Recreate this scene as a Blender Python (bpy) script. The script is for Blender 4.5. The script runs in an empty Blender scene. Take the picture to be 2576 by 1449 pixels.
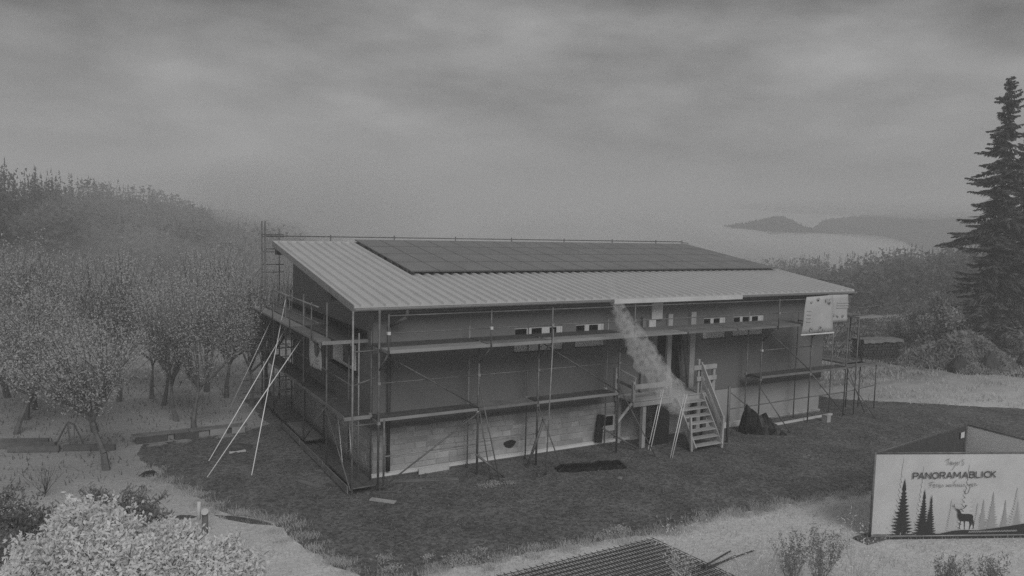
import bpy, math, random
import numpy as np
from mathutils import Vector, Matrix

# ------------------------------------------------------------------ camera
sc = bpy.context.scene
COL = sc.collection
CAM = Vector((-7.23234, -20.29723, 7.35303))
RT = Vector((0.8665156, -0.4985348, 0.0247746)); UP = Vector((0.0195376, 0.0834707, 0.9963187)); FW = Vector((0.4987675, 0.8628416, -0.0820689))
FPX = 1899.1; PCX, PCY = 1288.0, 724.5
cd = bpy.data.cameras.new('camera'); cam = bpy.data.objects.new('camera', cd); COL.objects.link(cam)
cam.matrix_world = Matrix(((RT.x, UP.x, -FW.x, CAM.x), (RT.y, UP.y, -FW.y, CAM.y), (RT.z, UP.z, -FW.z, CAM.z), (0, 0, 0, 1)))
cd.sensor_width = 36; cd.lens = FPX / 2576 * 36; cd.clip_start = 0.1; cd.clip_end = 5000
sc.camera = cam

# ------------------------------------------------------------------ world
W = bpy.data.worlds.new('World'); sc.world = W; W.use_nodes = True
nt = W.node_tree; nt.nodes.clear(); N = nt.nodes.new; K = nt.links.new
SUN_EL, SUN_AZ = 38.0, 188.0          # azimuth clockwise from +Y: the soft light comes from behind the camera
out = N('ShaderNodeOutputWorld'); bg = N('ShaderNodeBackground'); K(bg.outputs[0], out.inputs[0])
sky = N('ShaderNodeTexSky'); sky.sky_type = 'NISHITA'; sky.sun_disc = False
sky.sun_elevation = math.radians(SUN_EL); sky.sun_rotation = math.radians(SUN_AZ)
bw = N('ShaderNodeRGBToBW'); K(sky.outputs[0], bw.inputs[0])
tc = N('ShaderNodeTexCoord')
def wnoise(scale, rot, det=4, rough=.5, loc=(0, 0, 0)):
    mp = N('ShaderNodeMapping'); mp.inputs['Scale'].default_value = scale; mp.inputs['Rotation'].default_value = rot; mp.inputs['Location'].default_value = loc
    K(tc.outputs['Generated'], mp.inputs[0])
    n = N('ShaderNodeTexNoise'); n.inputs['Scale'].default_value = 1; n.inputs['Detail'].default_value = det; n.inputs['Roughness'].default_value = rough
    K(mp.outputs[0], n.inputs['Vector']); return n.outputs['Fac']
def mth(op, a, b=None, c=None):
    m = N('ShaderNodeMath'); m.operation = op
    for i, v in enumerate((a, b, c)):
        if v is None: continue
        if isinstance(v, (int, float)): m.inputs[i].default_value = v
        else: K(v, m.inputs[i])
    return m.outputs[0]
n1 = wnoise((2.6, 2.6, 8), (.12, -.18, 0), 4, .5, (3.1, 1.2, .4))
n2 = wnoise((5, 5, 16), (.2, -.1, .3), 8, .6, (.4, 5.2, 2.4))
sep = N('ShaderNodeSeparateXYZ'); K(tc.outputs['Generated'], sep.inputs[0])
# overcast deck: a little lighter toward the horizon, streaky cloud bands
base = mth('SUBTRACT', 2.95, mth('MULTIPLY', mth('MAXIMUM', sep.outputs['Z'], 0.0), 1.6))
base = mth('MAXIMUM', base, 2.4)
streak = mth('ADD', mth('MULTIPLY', mth('SUBTRACT', n1, .5), 10.0), mth('MULTIPLY', mth('SUBTRACT', n2, .5), 4.0))
cl = mth('ADD', base, streak)
tot = mth('ADD', cl, mth('MULTIPLY', bw.outputs[0], 0.02))
K(tot, bg.inputs['Color']); bg.inputs['Strength'].default_value = 0.082

sd = bpy.data.lights.new('sun', 'SUN'); sd.energy = 1.6; sd.angle = math.radians(30); sd.color = (1, .995, .99)
sun = bpy.data.objects.new('sun', sd); COL.objects.link(sun)
e, a = math.radians(SUN_EL), math.radians(SUN_AZ)
sun.rotation_euler = Vector((math.sin(a) * math.cos(e), math.cos(a) * math.cos(e), math.sin(e))).to_track_quat('Z', 'Y').to_euler()
sun['kind'] = 'structure'
sc.view_settings.view_transform = 'Standard'; sc.view_settings.look = 'None'; sc.view_settings.exposure = 0; sc.view_settings.gamma = 1
sc.view_settings.use_curve_mapping = False
sc.cycles.volume_bounces = 2; sc.cycles.max_bounces = 6; sc.cycles.use_denoising = False
sc.cycles.volume_max_steps = 128; sc.cycles.volume_step_rate = 2.0

rnd = random.Random(7); rng = np.random.default_rng(11)

# ------------------------------------------------------------------ helpers
def at(px, py, ax='z', val=0.0):
    """point of the scene seen at a pixel of the 2576-wide photograph, on the plane ax = val"""
    v = FW + RT * ((px - PCX) / FPX) + UP * ((PCY - py) / FPX)
    i = 'xyz'.index(ax); t = (val - CAM[i]) / v[i]
    return CAM + v * t
def bearing(px):
    v = FW + RT * ((px - PCX) / FPX); return Vector((v.x, v.y)).normalized()

def mat(name, v, rough=.9, nscale=0, namt=0, bump=0, bscale=None, metal=0, spec=.3, scale3=None, v2=None, nd=5):
    m = bpy.data.materials.new(name); m.use_nodes = True
    t = m.node_tree; b = t.nodes['Principled BSDF']
    b.inputs['Base Color'].default_value = (v, v, v, 1); b.inputs['Roughness'].default_value = rough
    b.inputs['Metallic'].default_value = metal; b.inputs['Specular IOR Level'].default_value = spec
    if nscale or bump:
        g = t.nodes.new('ShaderNodeNewGeometry'); mp = t.nodes.new('ShaderNodeMapping')
        t.links.new(g.outputs['Position'], mp.inputs[0])
        if scale3: mp.inputs['Scale'].default_value = scale3
    if nscale:
        n = t.nodes.new('ShaderNodeTexNoise'); n.inputs['Scale'].default_value = nscale; n.inputs['Detail'].default_value = nd; n.inputs['Roughness'].default_value = .6
        t.links.new(mp.outputs[0], n.inputs['Vector'])
        r = t.nodes.new('ShaderNodeValToRGB'); lo = v * (1 - namt); hi = min(v * (1 + namt), .95) if v2 is None else v2
        r.color_ramp.elements[0].position = .3; r.color_ramp.elements[1].position = .7
        r.color_ramp.elements[0].color = (lo, lo, lo, 1); r.color_ramp.elements[1].color = (hi, hi, hi, 1)
        t.links.new(n.outputs['Fac'], r.inputs[0]); t.links.new(r.outputs[0], b.inputs['Base Color'])
    if bump:
        n2 = t.nodes.new('ShaderNodeTexNoise'); n2.inputs['Scale'].default_value = bscale or 20; n2.inputs['Detail'].default_value = 4
        t.links.new(mp.outputs[0], n2.inputs['Vector'])
        bp = t.nodes.new('ShaderNodeBump'); bp.inputs['Strength'].default_value = bump; bp.inputs['Distance'].default_value = .02
        t.links.new(n2.outputs['Fac'], bp.inputs['Height']); t.links.new(bp.outputs[0], b.inputs['Normal'])
    return m
M = dict(
    clad=mat('dark cladding', .175, .85, .5, .05, .3, 40, scale3=(1, 1, .5)),
    mortar=mat('mortar', .34, .95, 2.0, .25, .6, 30),
    stone_a=mat('sandstone mid', .36, .95, .8, .36, .8, 25), stone_b=mat('sandstone light', .41, .95, .7, .3, .8, 25), stone_c=mat('sandstone dark', .31, .95, .7, .3, .8, 25),
    plaster=mat('plaster', .36, .95, 1.0, .07, .2, 60),
    concrete=mat('concrete', .42, .9, 3.0, .2, .4, 30),
    sheet=mat('roof sheet', .53, .5, 1.2, .05, 0, spec=.35),
    dark=mat('black sheet', .03, .7), darkgrey=mat('dark grey', .10, .8, 4, .2), soffit=mat('soffit', .12, .9),
    panel=mat('solar panel', .22, .6, .8, .12, spec=.35), panelframe=mat('solar frame', .12, .5),
    glass=mat('window glass', .015, .12, spec=.6), white=mat('white paint', .75, .6, 3, .06), offwhite=mat('off white board', .6, .7, 2, .1),
    steel=mat('galvanised tube', .17, .55, 6, .3, metal=.3), steel_lt=mat('bright tube', .30, .5, 6, .3, metal=.3), zinc=mat('zinc gutter', .35, .45, 4, .15, metal=.4),
    alu=mat('bright aluminium', .95, .35, spec=.8), 
    deck_dk=mat('dark deck board', .09, .8, 5, .35), deck_lt=mat('light deck board', .29, .8, 2.2, .2, scale3=(.6, 3, 1)), deck_md=mat('deck board', .19, .8, 2.5, .25),  # darkest deck tone, for the inner and lower planks
    wood=mat('pale timber', .42, .85, 2.5, .2, .3, 30, scale3=(1, 1, .3)), wood_dk=mat('weathered timber', .16, .9, 3, .3),
    tarp=mat('black tarp', .010, .45, bump=.6, bscale=8),
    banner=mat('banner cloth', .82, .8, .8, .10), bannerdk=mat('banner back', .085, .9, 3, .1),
    ink=mat('banner ink', .045, .9), ink2=mat('banner grey ink', .17, .9), haze1=mat('banner pale ink', .50, .9), haze2=mat('banner mid ink', .36, .9), haze3=mat('banner faint ink', .58, .9),
    print_txt=mat('banner text ink', .12, .9), print_lt=mat('banner light print', .42, .9),
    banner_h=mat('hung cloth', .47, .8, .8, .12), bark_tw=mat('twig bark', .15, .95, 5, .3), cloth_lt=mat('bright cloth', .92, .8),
    bark=mat('bark', .075, .95, 8, .3), bark_lt=mat('pale stem', .45, .9), bark_md=mat('grey stem', .2, .9),
    leaf=mat('bright leaf', .88, .7, 2.2, .18, nd=3), leaf2=mat('dim leaf', .26, .8, 1.2, .35),
    orch=mat('orchard leaf', .56, .85, .6, .2), conif=mat('spruce needles', .06, .9, .8, .35), spruce=mat('near spruce needles', .12, .9, .8, .3),
    decid=mat('far broadleaf', .17, .9, .12, .4), decid_lt=mat('far pale broadleaf', .36, .9, .5, .3),
    pebble=mat('pebble', .15, .95, 9, .5), rebar=mat('rusty rebar', .07, .8, 6, .4), log=mat('log', .06, .95, 6, .5), soil=mat('dark soil', .085, .95, 3, .4),
    weed=mat('pale weed', .55, .85, 5, .2), grass=mat('grass blade', .62, .85, .9, .25), grass_dk=mat('dim grass blade', .17, .85, .9, .3),  # near blades paler than orchard ones: lamp falloff put into the colour
)

def thin(m, k):
    t = m.node_tree; b = t.nodes['Principled BSDF']; o = [x for x in t.nodes if x.type == 'OUTPUT_MATERIAL'][0]
    tr = t.nodes.new('ShaderNodeBsdfTranslucent'); mx = t.nodes.new('ShaderNodeMixShader'); mx.inputs[0].default_value = k
    tr.inputs[0].default_value = b.inputs['Base Color'].default_value
    if b.inputs['Base Color'].links: t.links.new(b.inputs['Base Color'].links[0].from_socket, tr.inputs[0])
    t.links.new(b.outputs[0], mx.inputs[1]); t.links.new(tr.outputs[0], mx.inputs[2]); t.links.new(mx.outputs[0], o.inputs['Surface'])
for k_ in ('leaf', 'leaf2', 'orch', 'decid', 'decid_lt', 'weed', 'grass', 'grass_dk', 'banner', 'cloth_lt'): thin(M[k_], .4)
def tag(o, label=None, cat=None, group=None, kind=None):
    if label: o['label'] = label
    if cat: o['category'] = cat
    if group: o['group'] = group
    if kind: o['kind'] = kind
    return o
def thing(name, label, cat, loc=(0, 0, 0), group=None):
    o = bpy.data.objects.new(name, None); o.empty_display_size = .2; COL.objects.link(o); o.location = loc
    return tag(o, label, cat, group)
class MB:
    def __init__(s): s.v = []; s.f = []
    def add(s, vs, fs):
        k = len(s.v); s.v += [tuple(v) for v in vs]; s.f += [tuple(i + k for i in f) for f in fs]; return s
    def box(s, a, b):
        x0, y0, z0 = a; x1, y1, z1 = b
        return s.add([(x0, y0, z0), (x1, y0, z0), (x1, y1, z0), (x0, y1, z0), (x0, y0, z1), (x1, y0, z1), (x1, y1, z1), (x0, y1, z1)],
                     [(0, 3, 2, 1), (4, 5, 6, 7), (0, 1, 5, 4), (1, 2, 6, 5), (2, 3, 7, 6), (3, 0, 4, 7)])
    def tube(s, a, b, r, r2=None, n=8, cap=True):
        a = Vector(a); b = Vector(b); d = (b - a).normalized(); r2 = r if r2 is None else r2
        u = d.orthogonal().normalized(); w = d.cross(u); vs = []
        for c, q in ((a, r), (b, r2)):
            for i in range(n):
                t = 2 * math.pi * i / n; vs.append(c + u * math.cos(t) * q + w * math.sin(t) * q)
        fs = [(i, (i + 1) % n, n + (i + 1) % n, n + i) for i in range(n)]
        if cap: fs += [tuple(range(n))[::-1], tuple(range(n, 2 * n))]
        return s.add(vs, fs)
    def bar(s, a, b, w, h, up=(0, 0, 1)):
        a = Vector(a); b = Vector(b); d = (b - a).normalized(); u = d.cross(Vector(up))
        if u.length < 1e-4: u = Vector((1, 0, 0))
        u.normalize(); t = u.cross(d); vs = []
        for c in (a, b):
            for su, st in ((-1, -1), (1, -1), (1, 1), (-1, 1)): vs.append(c + u * su * w / 2 + t * st * h / 2)
        return s.add(vs, [(0, 1, 5, 4), (1, 2, 6, 5), (2, 3, 7, 6), (3, 0, 4, 7), (3, 2, 1, 0), (4, 5, 6, 7)])
    def build(s, name, m, parent=None, smooth=False):
        me = bpy.data.meshes.new(name); me.from_pydata(s.v, [], s.f); me.materials.append(m)
        if smooth: me.polygons.foreach_set('use_smooth', [True] * len(me.polygons))
        return link(name, me, parent)
def link(name, me, parent=None):
    o = bpy.data.objects.new(name, me); COL.objects.link(o)
    if parent is not None:
        o.parent = parent
        o.matrix_parent_inverse = Matrix.Translation(-parent.location)
    return o
def box(name, m, par, a, b): return MB().box(a, b).build(name, m, par)
def tube(name, m, par, a, b, r=.024): return MB().tube(a, b, r).build(name, m, par, True)
def bar(name, m, par, a, b, w, h): return MB().bar(a, b, w, h).build(name, m, par)
def npmesh(name, v, f, m, parent=None, nper=3, smooth=False):
    v = np.asarray(v, np.float32).reshape(-1, 3); f = np.asarray(f, np.int32).reshape(-1, nper)
    me = bpy.data.meshes.new(name); me.vertices.add(len(v)); me.vertices.foreach_set('co', v.ravel())
    me.loops.add(f.size); me.loops.foreach_set('vertex_index', f.ravel())
    me.polygons.add(len(f)); me.polygons.foreach_set('loop_start', np.arange(0, f.size, nper, dtype=np.int32))
    me.polygons.foreach_set('loop_total', np.full(len(f), nper, np.int32))
    for x in (m if isinstance(m, (list, tuple)) else [m]): me.materials.append(x)
    me.update(calc_edges=True); me.validate()
    if smooth: me.polygons.foreach_set('use_smooth', np.ones(len(f), bool))
    return link(name, me, parent)

# ------------------------------------------------------------------ terrain
def canopy(px):   # (distance of the wooded ridge, height of its tree tops)
    P = [(-500, 120, 19), (0, 150, 15.0), (300, 235, 16.), (500, 310, 13.5), (680, 380, 9.5), (790, 420, 3.), (1300, 420, -10), (1750, 380, -8), (1880, 300, -4.0), (2100, 250, .5), (2350, 200, 4.6), (2576, 150, 6.5), (3100, 110, 8)]
    if px <= P[0][0]: return P[0][1:]
    for (a, d0, t0), (b, d1, t1) in zip(P, P[1:]):
        if px <= b: k = (px - a) / (b - a); return d0 + (d1 - d0) * k, t0 + (t1 - t0) * k
    return P[-1][1:]
def ground_z(x, y):
    d = Vector((x - CAM.x, y - CAM.y)); r = d.length
    fwd = d.x * .5 + d.y * .866
    if r < 48 or fwd < 1: return 0.0
    lat = d.x * .866 - d.y * .5; px = PCX + FPX * lat / fwd
    px = max(-500, min(3100, px)); R, T = canopy(px); g = T - 15.5
    edge = 34 if px < 1200 else 50
    v = min(-13.0, g - 2) if px < 1200 else min(-11., g - 1)
    if r < 80:
        k = max(0, (r - 48) / 32); k = k * k * (3 - 2 * k); return v * k
    k = min(1, (r - 80) / max(R - 80, 1)); z = v + (g - v) * k
    if r > R: z -= min((r - R) * .12, 18)
    return z
# polar sheet about the site
rads = [0, 6, 12, 18, 24, 30, 36, 42, 48, 54, 60, 66, 72, 80, 90, 105, 120, 140, 160, 185, 210, 240, 280, 320, 370, 420, 480, 560, 700, 900, 1300, 2200]
nb = 180; vs = []; fs = []
for r in rads:
    for i in range(nb):
        t = 2 * math.pi * i / nb; x, y = CAM.x + r * math.cos(t), CAM.y + r * math.sin(t); vs.append((x, y, ground_z(x, y)))
for j in range(len(rads) - 1):
    for i in range(nb): fs.append((j * nb + i, (j + 1) * nb + i, (j + 1) * nb + (i + 1) % nb, j * nb + (i + 1) % nb))
def ground_mat():
    m = bpy.data.materials.new('meadow'); m.use_nodes = True; t = m.node_tree; b = t.nodes['Principled BSDF']; b.inputs['Roughness'].default_value = .95; b.inputs['Specular IOR Level'].default_value = .1
    g = t.nodes.new('ShaderNodeNewGeometry'); s = t.nodes.new('ShaderNodeSeparateXYZ'); t.links.new(g.outputs['Position'], s.inputs[0])
    def ma(op, a, b=None, cl=False):
        n = t.nodes.new('ShaderNodeMath'); n.operation = op; n.use_clamp = cl
        for i, v in enumerate((a, b)):
            if v is None: continue
            if isinstance(v, (int, float)): n.inputs[i].default_value = v
            else: t.links.new(v, n.inputs[i])
        return n.outputs[0]
    def noise(sc_, det=5, sx=(1, 1, 1), r=.6):
        mp = t.nodes.new('ShaderNodeMapping'); mp.inputs['Scale'].default_value = sx; t.links.new(g.outputs['Position'], mp.inputs[0])
        n = t.nodes.new('ShaderNodeTexNoise'); n.inputs['Scale'].default_value = sc_; n.inputs['Detail'].default_value = det; n.inputs['Roughness'].default_value = r; t.links.new(mp.outputs[0], n.inputs['Vector']); return n.outputs['Fac']
    X, Y = s.outputs['X'], s.outputs['Y']
    # camera lamp falloff put into the grass colour: pale near, darker orchard and east field
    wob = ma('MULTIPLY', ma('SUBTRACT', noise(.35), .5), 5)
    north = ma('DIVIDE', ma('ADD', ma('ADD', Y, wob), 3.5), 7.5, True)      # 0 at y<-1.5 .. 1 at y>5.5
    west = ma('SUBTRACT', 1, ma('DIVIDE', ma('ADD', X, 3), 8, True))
    near_lit = ma('ADD', .48, ma('MULTIPLY', noise(.9, 7, (1, 1.6, 1), .7), .34))
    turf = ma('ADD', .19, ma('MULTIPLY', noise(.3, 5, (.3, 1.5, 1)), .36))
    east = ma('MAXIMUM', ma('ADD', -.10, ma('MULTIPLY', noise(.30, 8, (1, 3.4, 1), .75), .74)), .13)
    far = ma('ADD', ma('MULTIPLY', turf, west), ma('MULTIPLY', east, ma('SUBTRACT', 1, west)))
    c = ma('ADD', ma('MULTIPLY', near_lit, ma('SUBTRACT', 1, north)), ma('MULTIPLY', far, north))
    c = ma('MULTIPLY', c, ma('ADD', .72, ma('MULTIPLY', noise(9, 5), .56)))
    t.links.new(c, b.inputs['Base Color'])
    bp = t.nodes.new('ShaderNodeBump'); bp.inputs['Strength'].default_value = .8; bp.inputs['Distance'].default_value = .06
    t.links.new(noise(7, 6), bp.inputs['Height']); t.links.new(bp.outputs[0], b.inputs['Normal'])
    return m
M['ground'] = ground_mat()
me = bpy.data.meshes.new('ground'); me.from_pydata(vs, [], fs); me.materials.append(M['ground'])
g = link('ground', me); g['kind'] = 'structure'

def gravel_mat():
    m = mat('gravel', .13, .95, .7, .34, 1.0, 16, nd=8); t = m.node_tree; b = t.nodes['Principled BSDF']
    src = b.inputs['Base Color'].links[0].from_socket
    n = t.nodes.new('ShaderNodeTexVoronoi'); n.inputs['Scale'].default_value = 13
    g_ = t.nodes.new('ShaderNodeNewGeometry'); t.links.new(g_.outputs['Position'], n.inputs['Vector'])
    r = t.nodes.new('ShaderNodeMapRange'); r.inputs['To Min'].default_value = .55; r.inputs['To Max'].default_value = 1.45
    sp = t.nodes.new('ShaderNodeSeparateColor'); t.links.new(n.outputs['Color'], sp.inputs[0]); t.links.new(sp.outputs[0], r.inputs['Value'])
    mx = t.nodes.new('ShaderNodeMix'); mx.data_type = 'RGBA'; mx.blend_type = 'MULTIPLY'; mx.inputs[0].default_value = 1
    t.links.new(src, mx.inputs[6]); t.links.new(r.outputs[0], mx.inputs[7]); t.links.new(mx.outputs[2], b.inputs['Base Color'])
    return m
M['gravel'] = gravel_mat()
def wobble(pts, step=.25, amp=.12, seed=1):
    q = random.Random(seed); o = []
    for i in range(len(pts)):
        a, b = Vector(pts[i]), Vector(pts[(i + 1) % len(pts)]); n = max(1, int((b - a).length / step))
        nrm = Vector((-(b - a).y, (b - a).x)).normalized(); v = 0.0
        for k in range(n):
            v = v * .8 + q.gauss(0, amp * .6); v = max(-2 * amp, min(2 * amp, v))
            fade = min(1, k / 3, (n - k) / 3); o.append(a.lerp(b, k / n) + nrm * v * fade)
    return o
YARD = [(-2.45, 6.4), (-5.5, 6.35), (-5.75, 5.3), (-5.5, 3.2), (-4.8, 1.06), (-4.15, -.8), (-3.2, -1.9), (-2.95, -3.5), (-2.6, -5.0), (-1.9, -6.2), (-.7, -6.25), (.7, -6.25), (3.2, -6.5), (4.9, -6.72), (8.3, -6.7), (12.4, -7.15), (17, -8.2), (24, -9.5), (31, -6.), (28.2, -3.6), (25.1, -1.1), (21.9, 1.2), (21.5, 11), (-1.5, 11.5), (-1.3, 7.2)]
yd = wobble(YARD, .12, .055)
me = bpy.data.meshes.new('gravel_yard'); me.from_pydata([(p.x, p.y, .006) for p in yd], [], [tuple(range(len(yd)))]); me.materials.append(M['gravel'])
g = link('gravel_yard', me); g['kind'] = 'structure'
def inpoly(x, y, P):
    c = False; j = len(P) - 1
    for i in range(len(P)):
        xi, yi = P[i]; xj, yj = P[j]
        if (yi > y) != (yj > y) and x < (xj - xi) * (y - yi) / (yj - yi) + xi: c = not c
        j = i
    return c
def inpoly_np(X, Y, P):
    c = np.zeros(len(X), bool); j = len(P) - 1
    for i in range(len(P)):
        xi, yi = P[i]; xj, yj = P[j]
        if yi != yj:
            k = ((yi > Y) != (yj > Y)) & (X < (xj - xi) * (Y - yi) / (yj - yi) + xi); c ^= k
        j = i
    return c

# pebbles
n = 26000
X = rng.uniform(-6, 24, n); Y = rng.uniform(-9.5, 6.5, n)
ok = inpoly_np(X, Y, YARD) & ~((X > -.05) & (X < 19.5) & (Y > -.1)); X, Y = X[ok], Y[ok]; n = len(X)
S = rng.uniform(.012, .034, n) ; S[rng.random(n) < .02] *= 1.9
oct_ = np.array([(1, 0, 0), (-1, 0, 0), (0, 1, 0), (0, -1, 0), (0, 0, .7), (0, 0, -.7)], float)
of = np.array([(0, 2, 4), (2, 1, 4), (1, 3, 4), (3, 0, 4), (2, 0, 5), (1, 2, 5), (3, 1, 5), (0, 3, 5)])
A = rng.uniform(0, 6.28, n); ca, sa = np.cos(A), np.sin(A)
V = oct_[None] * (S[:, None, None] * rng.uniform(.6, 1.3, (n, 6, 1)))
V = np.stack([V[..., 0] * ca[:, None] - V[..., 1] * sa[:, None], V[..., 0] * sa[:, None] + V[..., 1] * ca[:, None], V[..., 2]], -1)
V += np.stack([X, Y, .012 + 0 * X], -1)[:, None]
F = of[None] + (np.arange(n) * 6)[:, None, None]
tag(npmesh('pebbles', V, F, M['pebble']), 'dark loose pebbles spread over the gravel yard', kind='stuff')

# ------------------------------------------------------------------ the house
L, Wd = 19.4, 9.16
ZE = 5.03; YR = 9.19; ZR = 6.48; OE = .56; XO = .76; XR = L + .96
SL = (ZR - ZE) / (YR + OE)
def rz(y): return ZE + (y + OE) * SL
H = thing('house', 'long house with dark upper walls, stone lower storey and a ribbed single slope roof', 'house', (L / 2, Wd / 2, 0))
ZS = 1.42
def prism(zlo, x0, x1, y0, y1):
    t0, t1 = rz(y0) - .12, rz(y1) - .12
    return [(x0, y0, zlo), (x1, y0, zlo), (x1, y1, zlo), (x0, y1, zlo), (x0, y0, t0), (x1, y0, t0), (x1, y1, t1), (x0, y1, t1)]
BF = [(0, 3, 2, 1), (4, 5, 6, 7), (0, 1, 5, 4), (1, 2, 6, 5), (2, 3, 7, 6), (3, 0, 4, 7)]
MB().add(prism(ZS, 0, L, 0, Wd), BF).build('upper_wall', M['clad'], H)
box('lower_wall', M['mortar'], H, (.03, .03, -.3), (12.6, Wd - .03, ZS - .002))
tag(box('plastered_wall', M['plaster'], H, (12.602, .03, -.3), (L - .03, Wd - .03, ZS - .002)), 'smooth pale plastered part of the lower wall')
box('wall_base', M['concrete'], H, (-.04, -.06, -.3), (L - .05, .028, .06))
box('base_ledge', M['white'], H, (-.05, -.13, .062), (9.3, .028, .135))
box('base_ledge', M['concrete'], H, (12.2, -.11, .062), (L - .1, .028, .12))
# masonry
def stones(par, axis, u0, u1, z0, z1, holes, seed, face):
    q = random.Random(seed); z = z0; k = 0
    while z < z1 - .05:
        h = min(q.uniform(.14, .24), z1 - z); u = u0 + q.uniform(-.1, .0)
        while u < u1 - .04:
            w = q.uniform(.28, .72); a, b = max(u, u0) + .008, min(u + w, u1) - .008; u += w
            if b - a < .08 or any(a < hb and b > ha and z < hd and z + h > hc for ha, hb, hc, hd in holes): continue
            p = q.uniform(.004, .028); j = [q.uniform(-.012, .012) for _ in range(8)]; zz0, zz1 = z + .008, z + h - .008
            f = [(a + j[0], zz0 + j[1]), (b + j[2], zz0 + j[3]), (b + j[4], zz1 + j[5]), (a + j[6], zz1 + j[7])]
            c = .012; cx, cz = (a + b) / 2, (zz0 + zz1) / 2
            inn = [(x + (c if x < cx else -c), y + (c if y < cz else -c)) for x, y in f]
            if axis == 'x': vs_ = [(x, face, y) for x, y in f] + [(x, face - p, y) for x, y in inn]
            else: vs_ = [(face, x, y) for x, y in f] + [(face - p, x, y) for x, y in inn]
            mm = q.choices([M['stone_a'], M['stone_b'], M['stone_c']], [5, 3, 2])[0]
            MB().add(vs_, [(4, 5, 6, 7), (0, 1, 5, 4), (1, 2, 6, 5), (2, 3, 7, 6), (3, 0, 4, 7)]).build('stone', mm, par); k += 1
        z += h
    return k
P1, P2 = at(1494, 1112, 'y', 0), at(1510, 1060, 'y', 0)
W5a, W5b = at(1514, 1086, 'y', 0), at(1546, 1042, 'y', 0)
hx = at(1283, 1117, 'y', 0)
k1 = stones(H, 'x', .03, 10.9, .14, ZS, [(W5a.x, W5b.x, W5a.z, W5b.z), (hx.x - .22, hx.x + .22, hx.z - .13, hx.z + .13)], 3, .03)
k2 = stones(H, 'y', .03, 4.6, .06, ZS, [], 4, .03)
MB().add([(hx.x + .22 * math.cos(t) * (1 + .2 * math.sin(3 * t)), .024 - .02 * (i % 2), hx.z + .13 * math.sin(t) * (1 + .15 * math.cos(5 * t))) for i, t in enumerate([k * .5236 for k in range(12)])], [tuple(range(12))[::-1]]).build('wall_hole', M['dark'], H)
# roof: trapezoidal sheets laid down the slope, one metre wide, three ribs each
def sheet(x0, x1):
    prof = []; w = (x1 - x0) / 3
    for i in range(3):
        b = x0 + i * w
        prof += [(b, 0), (b + w * .50, 0), (b + w * .58, .07), (b + w * .88, .07), (b + w * .97, 0)]
    prof += [(x1, 0)]
    vs_ = []
    for y in (-OE - .05, YR): vs_ += [(x, y, rz(y) + .02 + z) for x, z in prof]
    n_ = len(prof); vs_ += [(x0, -OE - .05, rz(-OE - .05)), (x1, -OE - .05, rz(-OE - .05)), (x0, YR, rz(YR)), (x1, YR, rz(YR))]
    fs_ = [(i, i + 1, n_ + i + 1, n_ + i) for i in range(n_ - 1)]
    b = 2 * n_; fs_ += [(b, b + 2, b + 3, b + 1), tuple([b + 1] + list(range(n_ - 1, -1, -1)) + [b])]
    return MB().add(vs_, fs_)
nsh = 20
for i in range(nsh):
    x0 = -XO + (XR + XO) * i / nsh; x1 = -XO + (XR + XO) * (i + 1) / nsh
    sheet(x0, x1).build('roof_sheet', M['sheet'], H)
MB().add([(-XO + .05, -OE + .06, rz(-OE + .06) - .16), (XR - .05, -OE + .06, rz(-OE + .06) - .16), (XR - .05, YR - .03, rz(YR) - .16), (-XO + .05, YR - .03, rz(YR) - .16),
          (-XO + .05, -OE + .06, rz(-OE + .06) - .004), (XR - .05, -OE + .06, rz(-OE + .06) - .004), (XR - .05, YR - .03, rz(YR) - .004), (-XO + .05, YR - .03, rz(YR) - .004)], BF).build('roof_deck', M['soffit'], H)
for xs in (-XO - .012, XR + .002):
    MB().add([(xs, -OE - .04, rz(-OE) - .13), (xs + .02, -OE - .04, rz(-OE) - .13), (xs + .02, YR, rz(YR) - .13), (xs, YR, rz(YR) - .13),
              (xs, -OE - .04, rz(-OE) + .075), (xs + .02, -OE - .04, rz(-OE) + .075), (xs + .02, YR, rz(YR) + .075), (xs, YR, rz(YR) + .075)], BF).build('verge_trim', M['zinc'], H)
box('ridge_cap', M['sheet'], H, (-XO, YR + .002, rz(YR) - .1), (XR, YR + .06, rz(YR) + .08))
for y in (1.9, 8.9): box('purlin', M['darkgrey'], H, (-XO + .1, y, rz(y) - .40), (-.002, y + .34, rz(y) - .17))
# gutter (open half round), its brackets, downpipe
def gutter(x0, x1):
    mb = MB(); vs_ = []; ns = 7; yc = -OE - .11; zc = rz(-OE) - .02
    for x in (x0, x1):
        for r in (.075, .068):
            for i in range(ns): t = math.pi * i / (ns - 1); vs_.append((x, yc - r * math.cos(t), zc - r * math.sin(t)))
    fs_ = []
    for i in range(ns - 1): fs_ += [(i, i + 1, 2 * ns + i + 1, 2 * ns + i), (ns + i + 1, ns + i, 3 * ns + i, 3 * ns + i + 1)]
    fs_ += [(0, 2 * ns, 3 * ns, ns), (ns - 1, 2 * ns - 1, 4 * ns - 1, 3 * ns - 1)]
    mb.add(vs_, fs_); mb.add([(x0, yc - .075 * math.cos(math.pi * i / 6), zc - .075 * math.sin(math.pi * i / 6)) for i in range(7)], [tuple(range(7))])
    return mb.build('gutter', M['zinc'], H)
gutter(-XO, at(1546, 752, 'y', -.77).x - .01)
XF0, XF1 = at(1546, 752, 'y', -.77).x, at(1868, 745, 'y', -.77).x
tag(box('fascia_board', M['offwhite'], H, (XF0, -OE - .22, ZE - .13), (XF1, -OE - .19, ZE + .02)), 'white board fixed along the eave above the entrance')
gt = gutter(XF1, XR)
box('fascia', M['darkgrey'], H, (-XO + .03, -OE - .03, ZE - .17), (XR - .03, -OE + .03, ZE - .01))
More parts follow.
